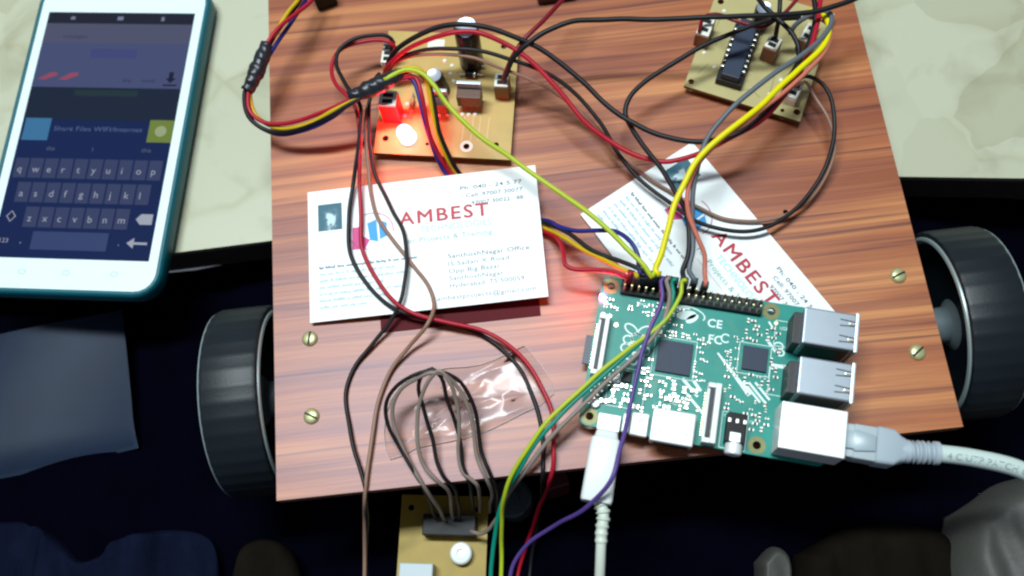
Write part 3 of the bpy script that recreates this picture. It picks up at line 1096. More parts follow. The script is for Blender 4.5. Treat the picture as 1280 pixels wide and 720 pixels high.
# oval emblem by the header
ox, oy = pl(858, 394)
sk += disc_poly(ox, oy, 3.6, 1.7, rot=14) + disc_poly(ox + 2.2, oy - 1.0, 2.6, 1.3, rot=40) + ring_poly(ox + 1.0, oy + 0.6, 5.6, 2.6, 0.45, -20, 140, rot=-8)
sk.append(stroke((ox - 4, oy + 2.4), (ox + 1, oy + 2.6), 0.8))
# berry emblem: two leaves and round drupelets
bx_, by_ = pl(795, 430)
sk += ring_poly(bx_ - 2.5, by_ + 5.2, 2.6, 1.5, 0.55, rot=-32) + ring_poly(bx_ + 2.5, by_ + 5.4, 2.6, 1.5, 0.55, rot=32)
for dx, dy, r in ((0, 2.2, 1.9), (-3.1, 1.2, 1.6), (3.1, 1.2, 1.6), (-3.4, -2.0, 1.7), (3.4, -2.0, 1.7), (0, -1.4, 2.0), (-1.8, -4.6, 1.6), (1.8, -4.6, 1.6), (0, -6.6, 1.2)):
    sk += ring_poly(bx_ + dx, by_ + dy, r, r * 0.92, 0.55, n=16)
# part outlines along the chips and ports
for x0, x1, y0, y1 in ((51.8, 63.0, 28.0, 39.4), (22.2, 37.0, 22.2, 36.6), (48.8, 57.6, 0.6, 13.4), (63.2, 67.8, 22, 33.5), (63.5, 69, 40, 49.5), (8, 21, 8.5, 22.8)):
    for a, b in (((x0, y0), (x1, y0)), ((x1, y0), (x1, y1)), ((x1, y1), (x0, y1)), ((x0, y1), (x0, y0))):
        sk.append(stroke(a, b, 0.22))
mesh_obj('silkscreen', poly_me(sk), SILK, pi, (0, 0, Z0 + 0.05))
for s, px, py, hgt, b in (('CE', 884, 408, 3.0, 0.02), ('FC', 885, 428, 3.0, 0.02), ('GPIO', 796, 381, 1.0, 0), ('USB', 975, 412, 1.2, 0), ('HDMI', 838, 505, 1.1, 0), ('AUDIO', 930, 528, 1.0, 0), ('CAMERA', 905, 520, 0.9, 0)):
    l = PIF.L(px, py, PI_Z)
    mesh_obj('lettering', text_me(s, hgt, None, b), SILK, pi, (l.x, l.y, Z0 + 0.06))
mesh_obj('silkscreen', poly_me(ring_poly(*pl(907, 423), 1.5, 1.5, 0.5, 40, 320)), SILK, pi, (0, 0, Z0 + 0.07))
# copper tracks showing through the green
tr_ = []
for i in range(34):
    x, y = rnd.uniform(18, 64), rnd.uniform(4, 48)
    L_ = rnd.uniform(3, 12); a = rnd.choice((0, 45, 90, 135, -45))
    for k in range(rnd.randint(1, 4)):
        d = Vector((math.cos(math.radians(a)), math.sin(math.radians(a)))); nn = Vector((-d.y, d.x)) * 0.62 * k
        p = Vector((x, y)) + nn; e2 = p + d * L_
        if 0.5 < e2.x < 66 and 1 < e2.y < 48:
            tr_.append(stroke(p, e2, 0.26))
mesh_obj('copper_track', poly_me(tr_), mat('track_green', (0.01, 0.23, 0.16, 1), 0.35), pi, (0, 0, Z0 + 0.03))


# surface mounted parts
def smd_me(l, w, h, end, name):
    bm = bmesh.new()
    box_bm(bm, l - 2 * end, w * 0.96, h * 0.94, (0, 0, 0), 0, 0)
    box_bm(bm, end, w, h, (-(l - end) / 2, 0, 0), 0, 1)
    box_bm(bm, end, w, h, ((l - end) / 2, 0, 0), 0, 1)
    return to_me(bm, name)


def smd_kinds():
    ks = []
    for nm, l, w, h, e_, m in (('resistor', 1.7, 0.85, 0.5, 0.4, BLACKM), ('capacitor', 1.7, 0.9, 0.85, 0.42, CERAM), ('resistor', 1.2, 0.6, 0.4, 0.3, BLACKM), ('capacitor', 1.2, 0.65, 0.6, 0.3, CERAM), ('capacitor', 2.4, 1.5, 1.3, 0.55, IVORY)):
        me_ = smd_me(l, w, h, e_, nm); me_.materials.append(m); me_.materials.append(SOLDER)
        ks.append((nm, me_, l, w))
    return ks


KINDS = smd_kinds()
BLOCK = [(23.0, 36.2, 23.0, 35.8), (52.6, 62.4, 28.8, 38.6), (6, 58.5, 49.3, 56), (24.2, 40, -3, 9.8), (41.5, 47.6, 0, 22), (1, 6, 17, 40.5), (6, 24.3, -1, 7.4),
         (49.5, 57.2, 0, 12.6), (65.8, 90, 0, 18), (67, 90, 18.5, 52), (12.2, 16.4, 17, 22), (40, 49, 37.5, 48.5), (9.8, 20.6, 25.2, 42), (31.5, 37, 44, 48.6)] + [(x - 3.2, x + 3.2, y - 3.2, y + 3.2) for x, y in holes4]
placed = []


def try_smd(x, y, k, rot):
    nm, me_, l, w = KINDS[k]
    hx, hy = (l / 2, w / 2) if rot == 0 else (w / 2, l / 2)
    for a, b, c, d in BLOCK + placed:
        if x + hx > a - 0.15 and x - hx < b + 0.15 and y + hy > c - 0.15 and y - hy < d + 0.15:
            return
    if not (0.6 < x - hx and x + hx < 66.5 and 0.6 < y - hy and y + hy < 55):
        return
    placed.append((x - hx, x + hx, y - hy, y + hy))
    mesh_obj(nm, me_, None, pi, (x, y, Z0 + 0.02), 0 if rot == 0 else math.pi / 2)


for (x0, x1, y0, y1, n, ks) in ((6, 23, 8, 23, 60, (0, 1, 1, 4)), (20.8, 23, 22, 38, 16, (4, 1)), (24, 41, 10, 22, 46, (1, 3, 1, 4)), (36.5, 41, 22, 38, 24, (2, 3)), (24, 36, 36.4, 43, 26, (2, 3, 1)),
                                (47.5, 52, 26, 42, 26, (2, 3)), (52, 66, 39, 48, 34, (0, 1, 2)), (62.5, 67, 18, 40, 26, (0, 1, 4)), (48, 66, 13, 28, 40, (2, 3, 0)), (57.5, 65, 5, 14, 14, (0, 1)),
                                (5.5, 30, 43.5, 49, 22, (2, 3, 0)), (1, 6, 5, 17, 16, (0, 1)), (2, 6, 41, 50, 10, (2, 1))):
    for i in range(n):
        try_smd(rnd.uniform(x0, x1), rnd.uniform(y0, y1), rnd.choice(ks), rnd.randint(0, 1))
ind = lathe_me([(0, 0), (1.6, 0), (1.7, 0.4), (1.7, 1.6), (1.3, 2.0), (0, 2.0)], 18, 'inductor')
ind.materials.append(TINB)
for px, py in ((770, 474), (744, 504)):
    l = PIF.L(px, py, PI_Z + 1)
    mesh_obj('inductor', ind, None, pi, (l.x, l.y, Z0 + 0.02))

# ------------------------------------------------------------------ power board
PWZ = 4.6


def frame_from(BLp, BRp, z):
    a, b = at(*BLp, z), at(*BRp, z)
    return Frame(a, math.atan2(b.y - a.y, b.x - a.x)), (b - a).length


PWF, pw_w = frame_from((467, 191), (638, 200), PWZ)
pw = empty('power_board', (PWF.loc.x, PWF.loc.y, 0.0), PWF.rz)
tag(pw, 'yellow power circuit board with glowing red lamp at the upper left', 'circuit board')
tlp = PWF.L(482, 36, PWZ); trp = PWF.L(645, 47, PWZ)
pw_h = (tlp.y + trp.y) / 2
hl = []
for px, py, r in ((630, 58, 1.25), (482, 173, 1.3), (583, 183, 1.2), (620, 181, 1.1), (534, 180, 0.7)):
    l = PWF.L(px, py, PWZ); hl.append((l.x, l.y, r))
me = plate_me([(0, 0), (pw_w, 0), ((pw_w + trp.x) / 2, pw_h), (tlp.x / 2, pw_h)], hl, 1.6, 'board', 1)
mesh_obj('board', me, [PCBY, PCBYE], pw, (0, 0, PWZ - 1.6))
standoff = lathe_me([(0, 0), (2, 0), (2, PWZ - 1.65), (0, PWZ - 1.65)], 12, 'standoff')
for x, y in ((5, 9), (pw_w - 5, 9), (5, pw_h - 6), (pw_w - 6, pw_h - 6)):
    mesh_obj('standoff', standoff, BLACKM, pw, (x, y, 0))
mesh_obj('hole_ring', poly_me(ring_poly(0, 0, 1.9, 1.9, 1.2)), IVORY, pw, (hl[2][0], hl[2][1], PWZ + 0.03))


def electrolytic(parent, x, y, z, r, h, lean=(0, 0), m=SLEEVE):
    c = mesh_obj('capacitor', lathe_me([(0, 0), (r * 0.95, 0), (r, 0.5), (r, 1.6), (r * 0.95, 2.2), (r, 2.8), (r, h - 0.8), (r * 0.93, h - 0.1), (r * 0.86, h)], 30, 'capacitor'), m, parent, (x, y, z))
    c.rotation_euler = (lean[0], lean[1], 0)
    t = mesh_obj('capacitor_top', lathe_me([(0, h - 0.45), (r * 0.55, h - 0.4), (r * 0.86, h), (r * 0.9, h + 0.05), (r * 0.9, h - 0.6)], 30, 'capacitor_top'), SHINYTOP, c)
    return c


l = PWF.L(590, 79, PWZ)
electrolytic(pw, l.x, l.y, PWZ + 0.05, 4.8, 25.0)
l = PWF.L(553, 114, PWZ)
electrolytic(pw, l.x, l.y, PWZ + 0.05, 3.3, 12.0, (0.0, -0.16))


def axial(parent, x, y, z, L_, r, m, rz=0.0, band=None):
    a = mesh_obj('diode', lathe_me([(0, -L_ / 2), (r, -L_ / 2), (r, L_ / 2), (0, L_ / 2)], 16, 'diode', Matrix.Rotation(math.radians(90), 4, 'Y')), m, parent, (x, y, z + r + 0.4), rz)
    mesh_obj('lead', lathe_me([(0, -L_ / 2 - 2.6), (0.35, -L_ / 2 - 2.6), (0.35, L_ / 2 + 2.6), (0, L_ / 2 + 2.6)], 8, 'lead', Matrix.Rotation(math.radians(90), 4, 'Y')), SOLDER, a)
    if band:
        mesh_obj('polarity_band', lathe_me([(r + 0.03, L_ / 2 - 1.2), (r + 0.03, L_ / 2 - 0.5)], 16, 'polarity_band', Matrix.Rotation(math.radians(90), 4, 'Y')), SOLDER, a)


for px, py in ((592, 83), (589, 94)):
    l = PWF.L(px, py, PWZ + 1)
    axial(pw, l.x, l.y, PWZ, 4.6, 1.35, BLACKP, band=True)
l = PWF.L(515, 132, PWZ + 1)
axial(pw, l.x, l.y, PWZ, 5.6, 1.0, mat('resistor_tan', C(172, 140, 92), 0.5), math.pi / 2)


def to220(parent, x, y, z, w=10.0):
    b = mesh_obj('voltage_regulator', box_me(w, 4.2, 7.0, 0.3), mat('regulator_brown', C(94, 62, 44), 0.45), parent, (x, y, z + 3.2))
    part_box('metal_tab', b, -w / 2, w / 2, 2.1, 3.4, 0.0, 10.5, SHINYTOP, 0.2)
    for k in (-2.5, 0, 2.5):
        part_box('leg', b, k - 0.4, k + 0.4, -0.4, 0.3, -3.2, 0.05, SOLDER)
    return b


l = PWF.L(589, 133, PWZ)
r = to220(pw, l.x, l.y, PWZ, 9.6)
l = PWF.L(551, 138, PWZ)
to220(pw, l.x + 0.6, l.y - 1.5, PWZ, 6.4)
# solder points and white pads
dot = lathe_me([(0, 0), (0.9, 0), (0.7, 0.4), (0, 0.6)], 12, 'solder_joint'); dot.materials.append(IVORY)
for px, py in ((578, 143), (586, 143), (594, 143), (550, 143), (560, 143), (556, 76), (565, 82), (563, 92), (567, 101), (509, 130), (506, 144)):
    l = PWF.L(px, py, PWZ)
    mesh_obj('solder_joint', dot, None, pw, (l.x, l.y, PWZ + 0.02))
tk = []
for x in (581, 592, 601, 612):
    a = PWF.L(x, 146, PWZ); b = PWF.L(x - 4, 176, PWZ)
    tk.append(stroke((a.x, a.y), (b.x, b.y), 0.35))
mesh_obj('printed_track', poly_me(tk), mat('track_pale', C(206, 186, 130), 0.5), pw, (0, 0, PWZ + 0.03))
l = PWF.L(545, 55, PWZ)
mesh_obj('paper_label', poly_me([[(-3.5, -2), (3.5, -2.4), (3.5, 2.2), (-3.2, 2.2)]]), IVORY, pw, (l.x, l.y, PWZ + 0.04))


def two_pin(parent, x, y, z, m_body, w=5.8, d=6.4, h=8.5, name='wire_connector', rz=0.0, pins=2):
    b = mesh_obj(name, box_me(w, d, h, 0.35), m_body, parent, (x, y, z), rz)
    # ivory rim with dark wire holes on top
    part_box('rim', b, -w / 2 + 0.2, w / 2 - 0.2, -d / 2 + 0.2, d / 2 - 0.2, h - 0.1, h + 1.2, IVORY, 0.25)
    for i in range(pins):
        k = (i - (pins - 1) / 2) * (d - 1.6) / max(1, pins)
        part_box('wire_hole', b, -w * 0.28, w * 0.28, k - 0.9, k + 0.9, h + 1.0, h + 1.26, BLACKP)
    return b


l = PWF.L(628, 124, PWZ)
two_pin(pw, l.x, l.y + 3.0, PWZ + 0.02, CONNBRN)
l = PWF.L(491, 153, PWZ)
two_pin(pw, l.x, l.y + 3.0, PWZ + 0.02, mat('connector_led_glow', C(206, 18, 40), 0.45), w=7.2, d=7.0, h=12.5)  # body colour carries the red glow of the LED beside it
l = PWF.L(487, 82, PWZ)
two_pin(pw, l.x, l.y + 2.0, PWZ + 0.02, IVORY, 5.0, 9.5, 5.0, pins=3)
# lit lamp
l = PWF.L(510, 175, PWZ)
dome = [(0, 0.0), (3.3, 0.0), (3.3, 0.9), (3.0, 0.9), (3.0, 5.8)] + [(3.0 * math.cos(a * math.pi / 12), 5.8 + 3.0 * math.sin(a * math.pi / 12)) for a in range(1, 6)] + [(0, 8.8)]
lp = mesh_obj('red_lamp', lathe_me(dome, 28, 'red_lamp'), LEDRED, pw, (l.x, l.y + 1.0, PWZ + 0.3))
lp.rotation_euler = (0.12, -0.1, 0)

# ------------------------------------------------------------------ motor driver board, upper right
MDZ = 4.6
MDF, md_w = frame_from((855, 107), (1000, 152), MDZ)
md = empty('motor_driver_board', (MDF.loc.x, MDF.loc.y, 0.0), MDF.rz)
tag(md, 'pale olive circuit board with black socketed chip at the upper right', 'circuit board')
md_h = 52.0
hl = []
for px, py, r in ((901, 2, 1.3), (864, 102, 1.2), (996, 140, 1.3), (978, 138, 0.8)):
    l = MDF.L(px, py, MDZ); hl.append((l.x, l.y, r))
tl_ = MDF.L(893, -2, MDZ)
sl = tl_.x / tl_.y
me = plate_me([(0, 0), (md_w, 0), (md_w + sl * md_h * 0.5, md_h), (sl * md_h, md_h)], hl, 1.6, 'board', 1)
mesh_obj('board', me, [PCBG, PCBYE], md, (0, 0, MDZ - 1.6))
for x, y in ((6, 6), (md_w - 5, 7), (6, 44), (md_w - 5, 44)):
    mesh_obj('standoff', standoff, BLACKM, md, (x, y, 0))
a = MDF.L(913, 96, MDZ + 6); b = MDF.L(937, 28, MDZ + 6)
cx, cy = (a.x + b.x) / 2, (a.y + b.y) / 2
ln_ = (b - a).length + 1
arz = math.atan2(b.y - a.y, b.x - a.x) - math.pi / 2
ic = mesh_obj('driver_chip', box_me(7.2, ln_, 4.2, 0.5), CHIP, md, (cx, cy, MDZ + 3.0), arz)
part_box('socket', ic, -5.2, 5.2, -ln_ / 2 - 0.6, ln_ / 2 + 0.6, -3.0, 0.6, BLACKP, 0.3)
pm = box_me(1.2, 1.0, 2.6, 0.2); pm.materials.append(SOLDER)
for i in range(8):
    for s in (-1, 1):
        mesh_obj('chip_pin', pm, None, ic, (s * 4.2, (i - 3.5) * 2.54, 0.3))
for px, py, ang, w, d, hgt in ((876, 55, 0, 5.6, 9.6, 7.5), (958, 78, -8, 5.6, 6.2, 8.5), (1004, 62, -10, 5.4, 9.0, 6.5), (987, 128, -6, 5.0, 8.5, 4.0)):
    l = MDF.L(px, py, MDZ)
    two_pin(md, l.x, l.y + 3, MDZ + 0.02, CONNBRN if hgt > 5 else IVORY, w, d, hgt, rz=math.radians(ang))
for px, py in ((893, 84), (940, 112), (962, 118), (976, 100), (905, 14), (880, 66)):
    l = MDF.L(px, py, MDZ)
    mesh_obj('solder_joint', dot, None, md, (l.x, l.y, MDZ + 0.02))
tk = []
for a, b in (((885, 80), (872, 92)), ((915, 112), (940, 112)), ((940, 112), (950, 122)), ((962, 118), (968, 96)), ((905, 14), (892, 40)), ((976, 100), (1004, 104))):
    p, q_ = MDF.L(*a, MDZ), MDF.L(*b, MDZ)
    tk.append(stroke((p.x, p.y), (q_.x, q_.y), 0.7))
mesh_obj('printed_track', poly_me(tk), mat('track_olive', C(158, 148, 96), 0.45), md, (0, 0, MDZ + 0.02))
l = MDF.L(948, 32, MDZ)
electrolytic(md, l.x, l.y, MDZ + 0.05, 3.2, 12.0)

# ------------------------------------------------------------------ lower yellow board hanging in front of the platform
LBZ = -44.0
LBF, lb_w = frame_from((494, 745), (606, 745), LBZ)
lb = empty('lower_circuit_board', (LBF.loc.x, LBF.loc.y, LBZ - 1.6), LBF.rz - 0.03)
tag(lb, 'dull yellow circuit board below the front edge of the platform', 'circuit board')
tl_ = LBF.L(516, 618, LBZ)
lb_h = tl_.y
me = plate_me([(0, 0), (lb_w, 0), (lb_w, lb_h), (0, lb_h)], [(4, lb_h - 5, 1.2), (lb_w - 4, lb_h - 5, 1.2)], 1.6, 'board', 1)
mesh_obj('board', me, [PCBD, PCBYE], lb)
part_box('standoff_block', lb, 6, lb_w - 6, 6, 20, SEAT_Z - LBZ + 1.6, 0, BLACKM)
part_box('socket_strip', lb, 10, lb_w - 4, lb_h - 16, lb_h - 8, 1.65, 9, BLACKP, 0.4)
l = LBF.L(576, 690, LBZ)
mesh_obj('trim_dial', lathe_me([(0, 0), (4.2, 0), (4.2, 4), (3.6, 4.6), (1.6, 4.8), (1.6, 3.9), (0, 3.9)], 26, 'trim_dial'), WHITEP, lb, (l.x, l.y, 1.65))
part_box('white_relay', lb, 2, 15, 4, 12, 1.65, 9, GREYP, 0.5)

# ------------------------------------------------------------------ grey motor can and red clip glimpsed under the front edge
g0 = at(655, 606, -30)
mo = tag(mesh_obj('gear_motor', lathe_me([(0, 0), (7, 0), (8, 1), (8, 17), (7, 18), (3, 18), (3, 20), (0, 20)], 28, 'gear_motor'), mat('motor_grey', C(60, 74, 80), 0.4, 0.3), None, (g0.x - 6, g0.y - 2, SEAT_Z), 0),
         'small grey motor half hidden under the front edge of the platform', 'motor')
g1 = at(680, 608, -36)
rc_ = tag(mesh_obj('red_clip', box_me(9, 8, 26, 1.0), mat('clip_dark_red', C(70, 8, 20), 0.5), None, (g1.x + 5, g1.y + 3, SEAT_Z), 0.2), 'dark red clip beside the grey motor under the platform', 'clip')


# ------------------------------------------------------------------ clear plastic film on the board
def film():
    outl = [(655, 432), (676, 455), (692, 492), (650, 518), (600, 542), (560, 552), (520, 560), (488, 574), (480, 540), (488, 500), (508, 478), (545, 462), (600, 456)]
    P = [at(x, y, 0.5) for x, y in outl]
    c = sum(P, Vector()) / len(P)
    bm = bmesh.new()
    n = 9
    cen = bm.verts.new((0, 0, 2.0))
    r3 = random.Random(11)
    rings = []
    ol = catmull(P + [P[0]], 5.0)[:-1]
    for k in range(1, n + 1):
        s = k / n
        rg = []
        for i, p in enumerate(ol):
            q = (p - c) * s
            if k < n:
                q += Vector((r3.uniform(-1.2, 1.2), r3.uniform(-1.2, 1.2), 0))
            x, y = q.x, q.y
            hgt = (0.5 + r3.uniform(0, 1.5) * (1 - 0.5 * s)) if k < n else r3.uniform(0.1, 0.7)
            hgt += 3.0 * math.exp(-((x + 14) ** 2 / 90 + y ** 2 / 110))
            rg.append(bm.verts.new((x, y, hgt)))
        rings.append(rg)
    m = len(ol)
    for i in range(m):
        bm.faces.new((cen, rings[0][i], rings[0][(i + 1) % m]))
    for a, b in zip(rings, rings[1:]):
        for i in range(m):
            bm.faces.new((a[i], b[i], b[(i + 1) % m], a[(i + 1) % m]))
    edge = [v.co.copy() for v in rings[-1]]
    o = mesh_obj('plastic_film', to_me(bm, 'plastic_film', True), FILM, None, (c.x, c.y, 0.05))
    bm = bmesh.new()
    tube_bm(bm, edge + [edge[0]], 0.16, 5)
    mesh_obj('film_edge', to_me(bm, 'film_edge', True), mat('film_edge', C(205, 190, 182), 0.25, alpha=None), o)
    return tag(o, 'crumpled clear plastic film on the board under the looped wires', 'plastic film')


film()


# ------------------------------------------------------------------ wires
def wire(name, label, m, r, pts, group=None, cat='wire', plug=None, first=False):
    """plug: (px, py, top height) of the black crimp housing on a header pin, a part of its wire"""
    P = [at(*p) for p in pts]
    if plug:
        base = at(plug[0], plug[1], PI_Z + 2.6)
        top = Vector((base.x, base.y, plug[2]))
        ext = [top + Vector((0, 0, 0.6)), top - Vector((0, 0, 1.2))]
        P = (ext[::-1] + P) if first else (P + ext)
    o = tube_obj(name, P, r, m)
    tag(o, label, cat, group)
    if plug:
        h = plug[2] - base.z
        bm = bmesh.new()
        box_bm(bm, 2.45, 2.45, h, bev=0.2)
        mesh_obj('crimp_housing', to_me(bm, 'crimp_housing'), BLACKP, o, base - o.location / MM, PIF.rz)
    return o


G_LEFT = 'taped four wire bundle'
# --- taped bundle: four wires from the top edge, through two tape wraps, under the card, to the green board
red = wire('wire', 'red wire of the taped bundle looping over the left edge of the board', W_RED, 0.85,
           [(400, -14, 16), (388, 2, 18), (370, 17, 20), (350, 33, 22), (336, 52, 22), (325, 72, 21), (316, 95, 20), (310, 115, 18), (312, 138, 16), (332, 154, 15), (372, 151, 18), (418, 134, 23), (448, 118, 26), (474, 107, 27), (500, 96, 27), (518, 96, 26),
            (526, 118, 24), (532, 145, 20), (538, 172, 15), (548, 193, 9), (561, 215, 3), (590, 245, 0.95), (640, 275, 0.95), (684, 292, 4.0), (700, 303, 10), (704, 318, 14), (706, 331, 15), (718, 336, 15.5), (745, 337, 17), (770, 340, 19.0), (784, 346, 20)], G_LEFT, plug=(787, 353, 20.5))
blk = wire('wire', 'black wire of the taped bundle hanging lowest outside the left board edge', W_BLACK, 0.85,
           [(382, -14, 15), (374, 2, 16), (360, 20, 18), (345, 42, 20), (333, 64, 20.4), (322, 84, 19), (312, 104, 18), (306, 116, 17), (311, 145, 14), (335, 164, 12), (368, 162, 15), (410, 146, 21), (446, 124, 25), (476, 108, 25.4), (505, 91, 26), (522, 90, 26),
            (536, 106, 24), (544, 135, 20), (550, 165, 15), (560, 192, 9), (574, 216, 3), (600, 240, 0.95), (645, 265, 0.95), (686, 280, 6), (712, 292, 12), (740, 312, 15), (775, 327, 18), (800, 337, 20), (812, 344, 20)], G_LEFT, plug=(800, 356, 20.5))
yel = wire('wire', 'ochre yellow wire of the taped bundle, beside its blue wire', W_OCHRE, 0.85,
           [(380, -16, 18), (372, 2, 19), (362, 13, 20), (350, 30, 20.5), (338, 52, 20.4), (328, 72, 19.6), (319, 95, 18.5), (312, 116, 17), (318, 143, 14), (345, 160, 14), (378, 157, 16.5), (412, 142, 22), (446, 121, 25.6), (478, 104, 27.6), (505, 87, 28), (522, 86, 28),
            (533, 100, 26), (538, 125, 22), (543, 155, 17), (553, 186, 10), (569, 214, 3), (600, 250, 0.95), (645, 275, 0.95), (686, 286, 4), (706, 297, 10), (736, 316, 14), (768, 332, 17.5), (795, 342, 20)], G_LEFT, plug=(794, 357, 20.5))
blu = wire('wire', 'dark blue wire of the taped bundle, running to the green board', W_BLUE, 0.85,
           [(388, -14, 14), (381, 2, 15), (368, 22, 17), (352, 45, 18), (339, 66, 18.6), (327, 86, 18.4), (317, 104, 17), (311, 120, 16), (314, 148, 13), (340, 167, 10.5), (375, 164, 14), (415, 147, 20), (448, 121, 24), (478, 111, 25), (502, 98, 25.4), (515, 98, 25),
            (526, 128, 22), (532, 155, 18), (541, 185, 11), (555, 214, 3.2), (580, 245, 0.95), (640, 270, 0.95), (684, 276, 5), (700, 284, 10), (722, 289, 13), (748, 288, 16), (770, 289, 19), (788, 302, 21), (798, 320, 21), (801, 342, 20)], G_LEFT, plug=(806, 356, 20.5))


def tape(px, label, r0, r1):
    P = catmull([at(*p) for p in px], 0.7)
    o0 = P[0].copy()
    bm = bmesh.new()
    rr = random.Random(int(px[0][0]))
    ph = [rr.uniform(0, 6) for _ in range(4)]
    tube_bm(bm, [p - o0 for p in P], lambda t: (r0 + (r1 - r0) * math.sin(t * math.pi)) * (1 + 0.05 * math.sin(t * 9 + ph[0]) + 0.035 * math.sin(t * 23 + ph[1])), 18)
    for v in bm.verts:
        v.co += Vector((math.sin(v.co.x * 1.9 + ph[2]), math.sin(v.co.y * 2.1 + ph[3]), math.sin(v.co.x * 1.3 + v.co.y * 1.7))) * 0.22
    o = mesh_obj('tape_wrap', to_me(bm, 'tape_wrap', True), TAPE, None, o0)
    return tag(o, label, 'tape', 'black tape wraps')


tape([(333, 55, 20.5), (327, 74, 20), (318, 96, 19), (309, 114, 17.5)], 'black tape wrap over the left edge of the board', 2.5, 3.1)
tape([(437, 121, 24.6), (455, 114, 25.6), (480, 103, 26.4), (504, 91, 26.6)], 'black tape wrap in front of the yellow power board', 2.3, 3.2)

# --- lime wire from the tape wrap straight to the green board
lime = wire('wire', 'lime green wire crossing the level card diagonally to the green board', W_LIME, 0.95,
            [(480, 100, 28.6), (508, 87, 29), (526, 91, 29), (541, 106, 28), (557, 127, 26), (580, 153, 24), (610, 178, 22), (642, 200, 20), (676, 224, 20), (704, 244, 20), (735, 265, 21), (764, 291, 22), (788, 315, 23), (806, 334, 23), (815, 346, 22)], plug=(814, 357, 22.5))
yell = wire('wire', 'bright yellow wire from the upper right corner down to the green board', W_YEL, 1.12,
            [(1010, 14, 24), (1030, 18, 27), (1037, 34, 29), (1031, 54, 30), (1010, 76, 31), (975, 109, 32), (935, 145, 33), (903, 170, 33), (881, 189, 32), (866, 207, 31), (852, 236, 29), (843, 258, 28), (835, 288, 26), (826, 318, 24), (819, 338, 22.5)], plug=(819, 356, 22))
orng = wire('wire', 'orange wire beside the bright yellow one, ending in a black plug', W_SALMON, 0.85,
            [(1012, 22, 23), (1030, 26, 26), (1038, 42, 28), (1033, 60, 29), (1012, 86, 30), (975, 119, 31), (935, 150, 31.5), (900, 176, 31.5), (876, 200, 30), (864, 224, 28), (859, 250, 26), (862, 272, 24), (872, 298, 22), (880, 318, 20), (880, 340, 18)], plug=(878, 365, 19))
gry = wire('wire', 'slate grey wire arching over the upper right circuit board to the green board', W_GREY, 0.95,
           [(988, 42, 16), (993, 33, 20), (1006, 23, 24), (1024, 15, 27), (1037, 16, 29), (1039, 28, 30), (1026, 49, 31), (1000, 70, 32), (965, 94, 32), (930, 122, 31), (905, 146, 29.5), (886, 170, 28), (876, 192, 27), (870, 216, 26), (866, 245, 24), (865, 280, 21), (866, 315, 19), (862, 340, 18)], plug=(865, 360, 18.5))
bj = wire('wire', 'black wire bowing left of the upper right board down to the green board', W_BLACK, 0.95,
          [(1000, 22, 22), (972, 24, 24), (938, 32, 25), (905, 46, 24), (880, 57, 23), (840, 80, 21), (805, 103, 19), (788, 122, 18), (782, 143, 17), (789, 159, 17), (812, 193, 18), (830, 216, 19), (846, 242, 20), (856, 262, 20), (861, 285, 20), (860, 318, 19), (853, 340, 18)], plug=(852, 359, 18.5))

# --- long arches from the power board
wire('wire', 'black wire in the tall outer arch over the tall capacitor', W_BLACK, 1.0,
     [(484, 88, 10), (486, 76, 16), (496, 62, 22), (520, 46, 27), (550, 34, 31), (583, 30, 33), (620, 37, 32), (660, 54, 29), (700, 78, 26), (726, 100, 24), (752, 126, 22), (780, 147, 21), (815, 165, 21), (850, 175, 22), (882, 177, 23), (910, 172, 24), (944, 152, 25), (972, 125, 26), (992, 95, 26), (1006, 70, 26), (1016, 40, 26), (1019, 12, 26), (1016, -12, 26)])
wire('wire', 'red wire in the tall arch sweeping right under the yellow wire', W_RED, 0.95,
     [(481, 92, 10), (484, 84, 16), (500, 68, 22), (530, 51, 27), (565, 41, 31), (600, 41, 31), (640, 58, 28), (680, 92, 24), (712, 130, 20), (740, 160, 17), (770, 181, 15), (800, 196, 14), (826, 202, 14), (852, 198, 16), (880, 190, 19), (915, 172, 23), (952, 150, 25), (980, 121, 26), (1003, 84, 27), (1014, 56, 27.5), (1022, 26, 27), (1026, 0, 26), (1027, -14, 26)])
wire('wire', 'thin black wire in the lower arch, circling below the upper right board', W_BLACK, 0.8,
     [(486, 86, 12), (496, 74, 18), (530, 63, 24), (575, 61, 27), (620, 69, 26), (660, 82, 23), (690, 95, 20), (722, 120, 16), (752, 155, 12), (774, 193, 8), (800, 224, 6), (830, 247, 6), (866, 273, 6), (900, 286, 6), (930, 289, 6), (960, 284, 6), (986, 268, 6), (1012, 241, 7), (1032, 208, 9), (1042, 176, 12), (1042, 146, 14), (1037, 118, 15), (1025, 101, 15), (1006, 95, 14), (990, 106, 12)])
wire('wire', 'thin brown wire beside the thin black lower arch', W_BROWN, 0.65,
     [(484, 90, 12), (500, 76, 18), (540, 67, 23), (590, 73, 24), (640, 90, 20), (690, 113, 15), (730, 145, 9), (770, 184, 5), (805, 219, 3.2), (840, 240, 3.2), (872, 260, 3.2), (905, 273, 3.2), (945, 276, 3.2), (985, 268, 4), (1015, 246, 5), (1036, 214, 7), (1044, 182, 10), (1036, 150, 13), (1020, 124, 14), (1006, 102, 14), (994, 108, 12)])
wire('wire', 'black wire running level along the top from the power board to the corner', W_BLACK, 1.0,
     [(629, 104, 13), (633, 92, 20), (642, 72, 26), (660, 55, 30), (684, 38, 32), (710, 28, 33), (745, 25, 33), (830, 24, 33), (900, 21, 34), (960, 19, 34), (1010, 16, 33), (1042, 8, 33), (1070, -2, 33), (1090, -14, 33)])
wire('wire', 'short red wire rising from the power board to the top edge', W_DRED, 0.9,
     [(628, 106, 13), (631, 92, 19), (640, 72, 25), (658, 48, 28), (680, 24, 28), (703, 0, 26), (716, -16, 24)])
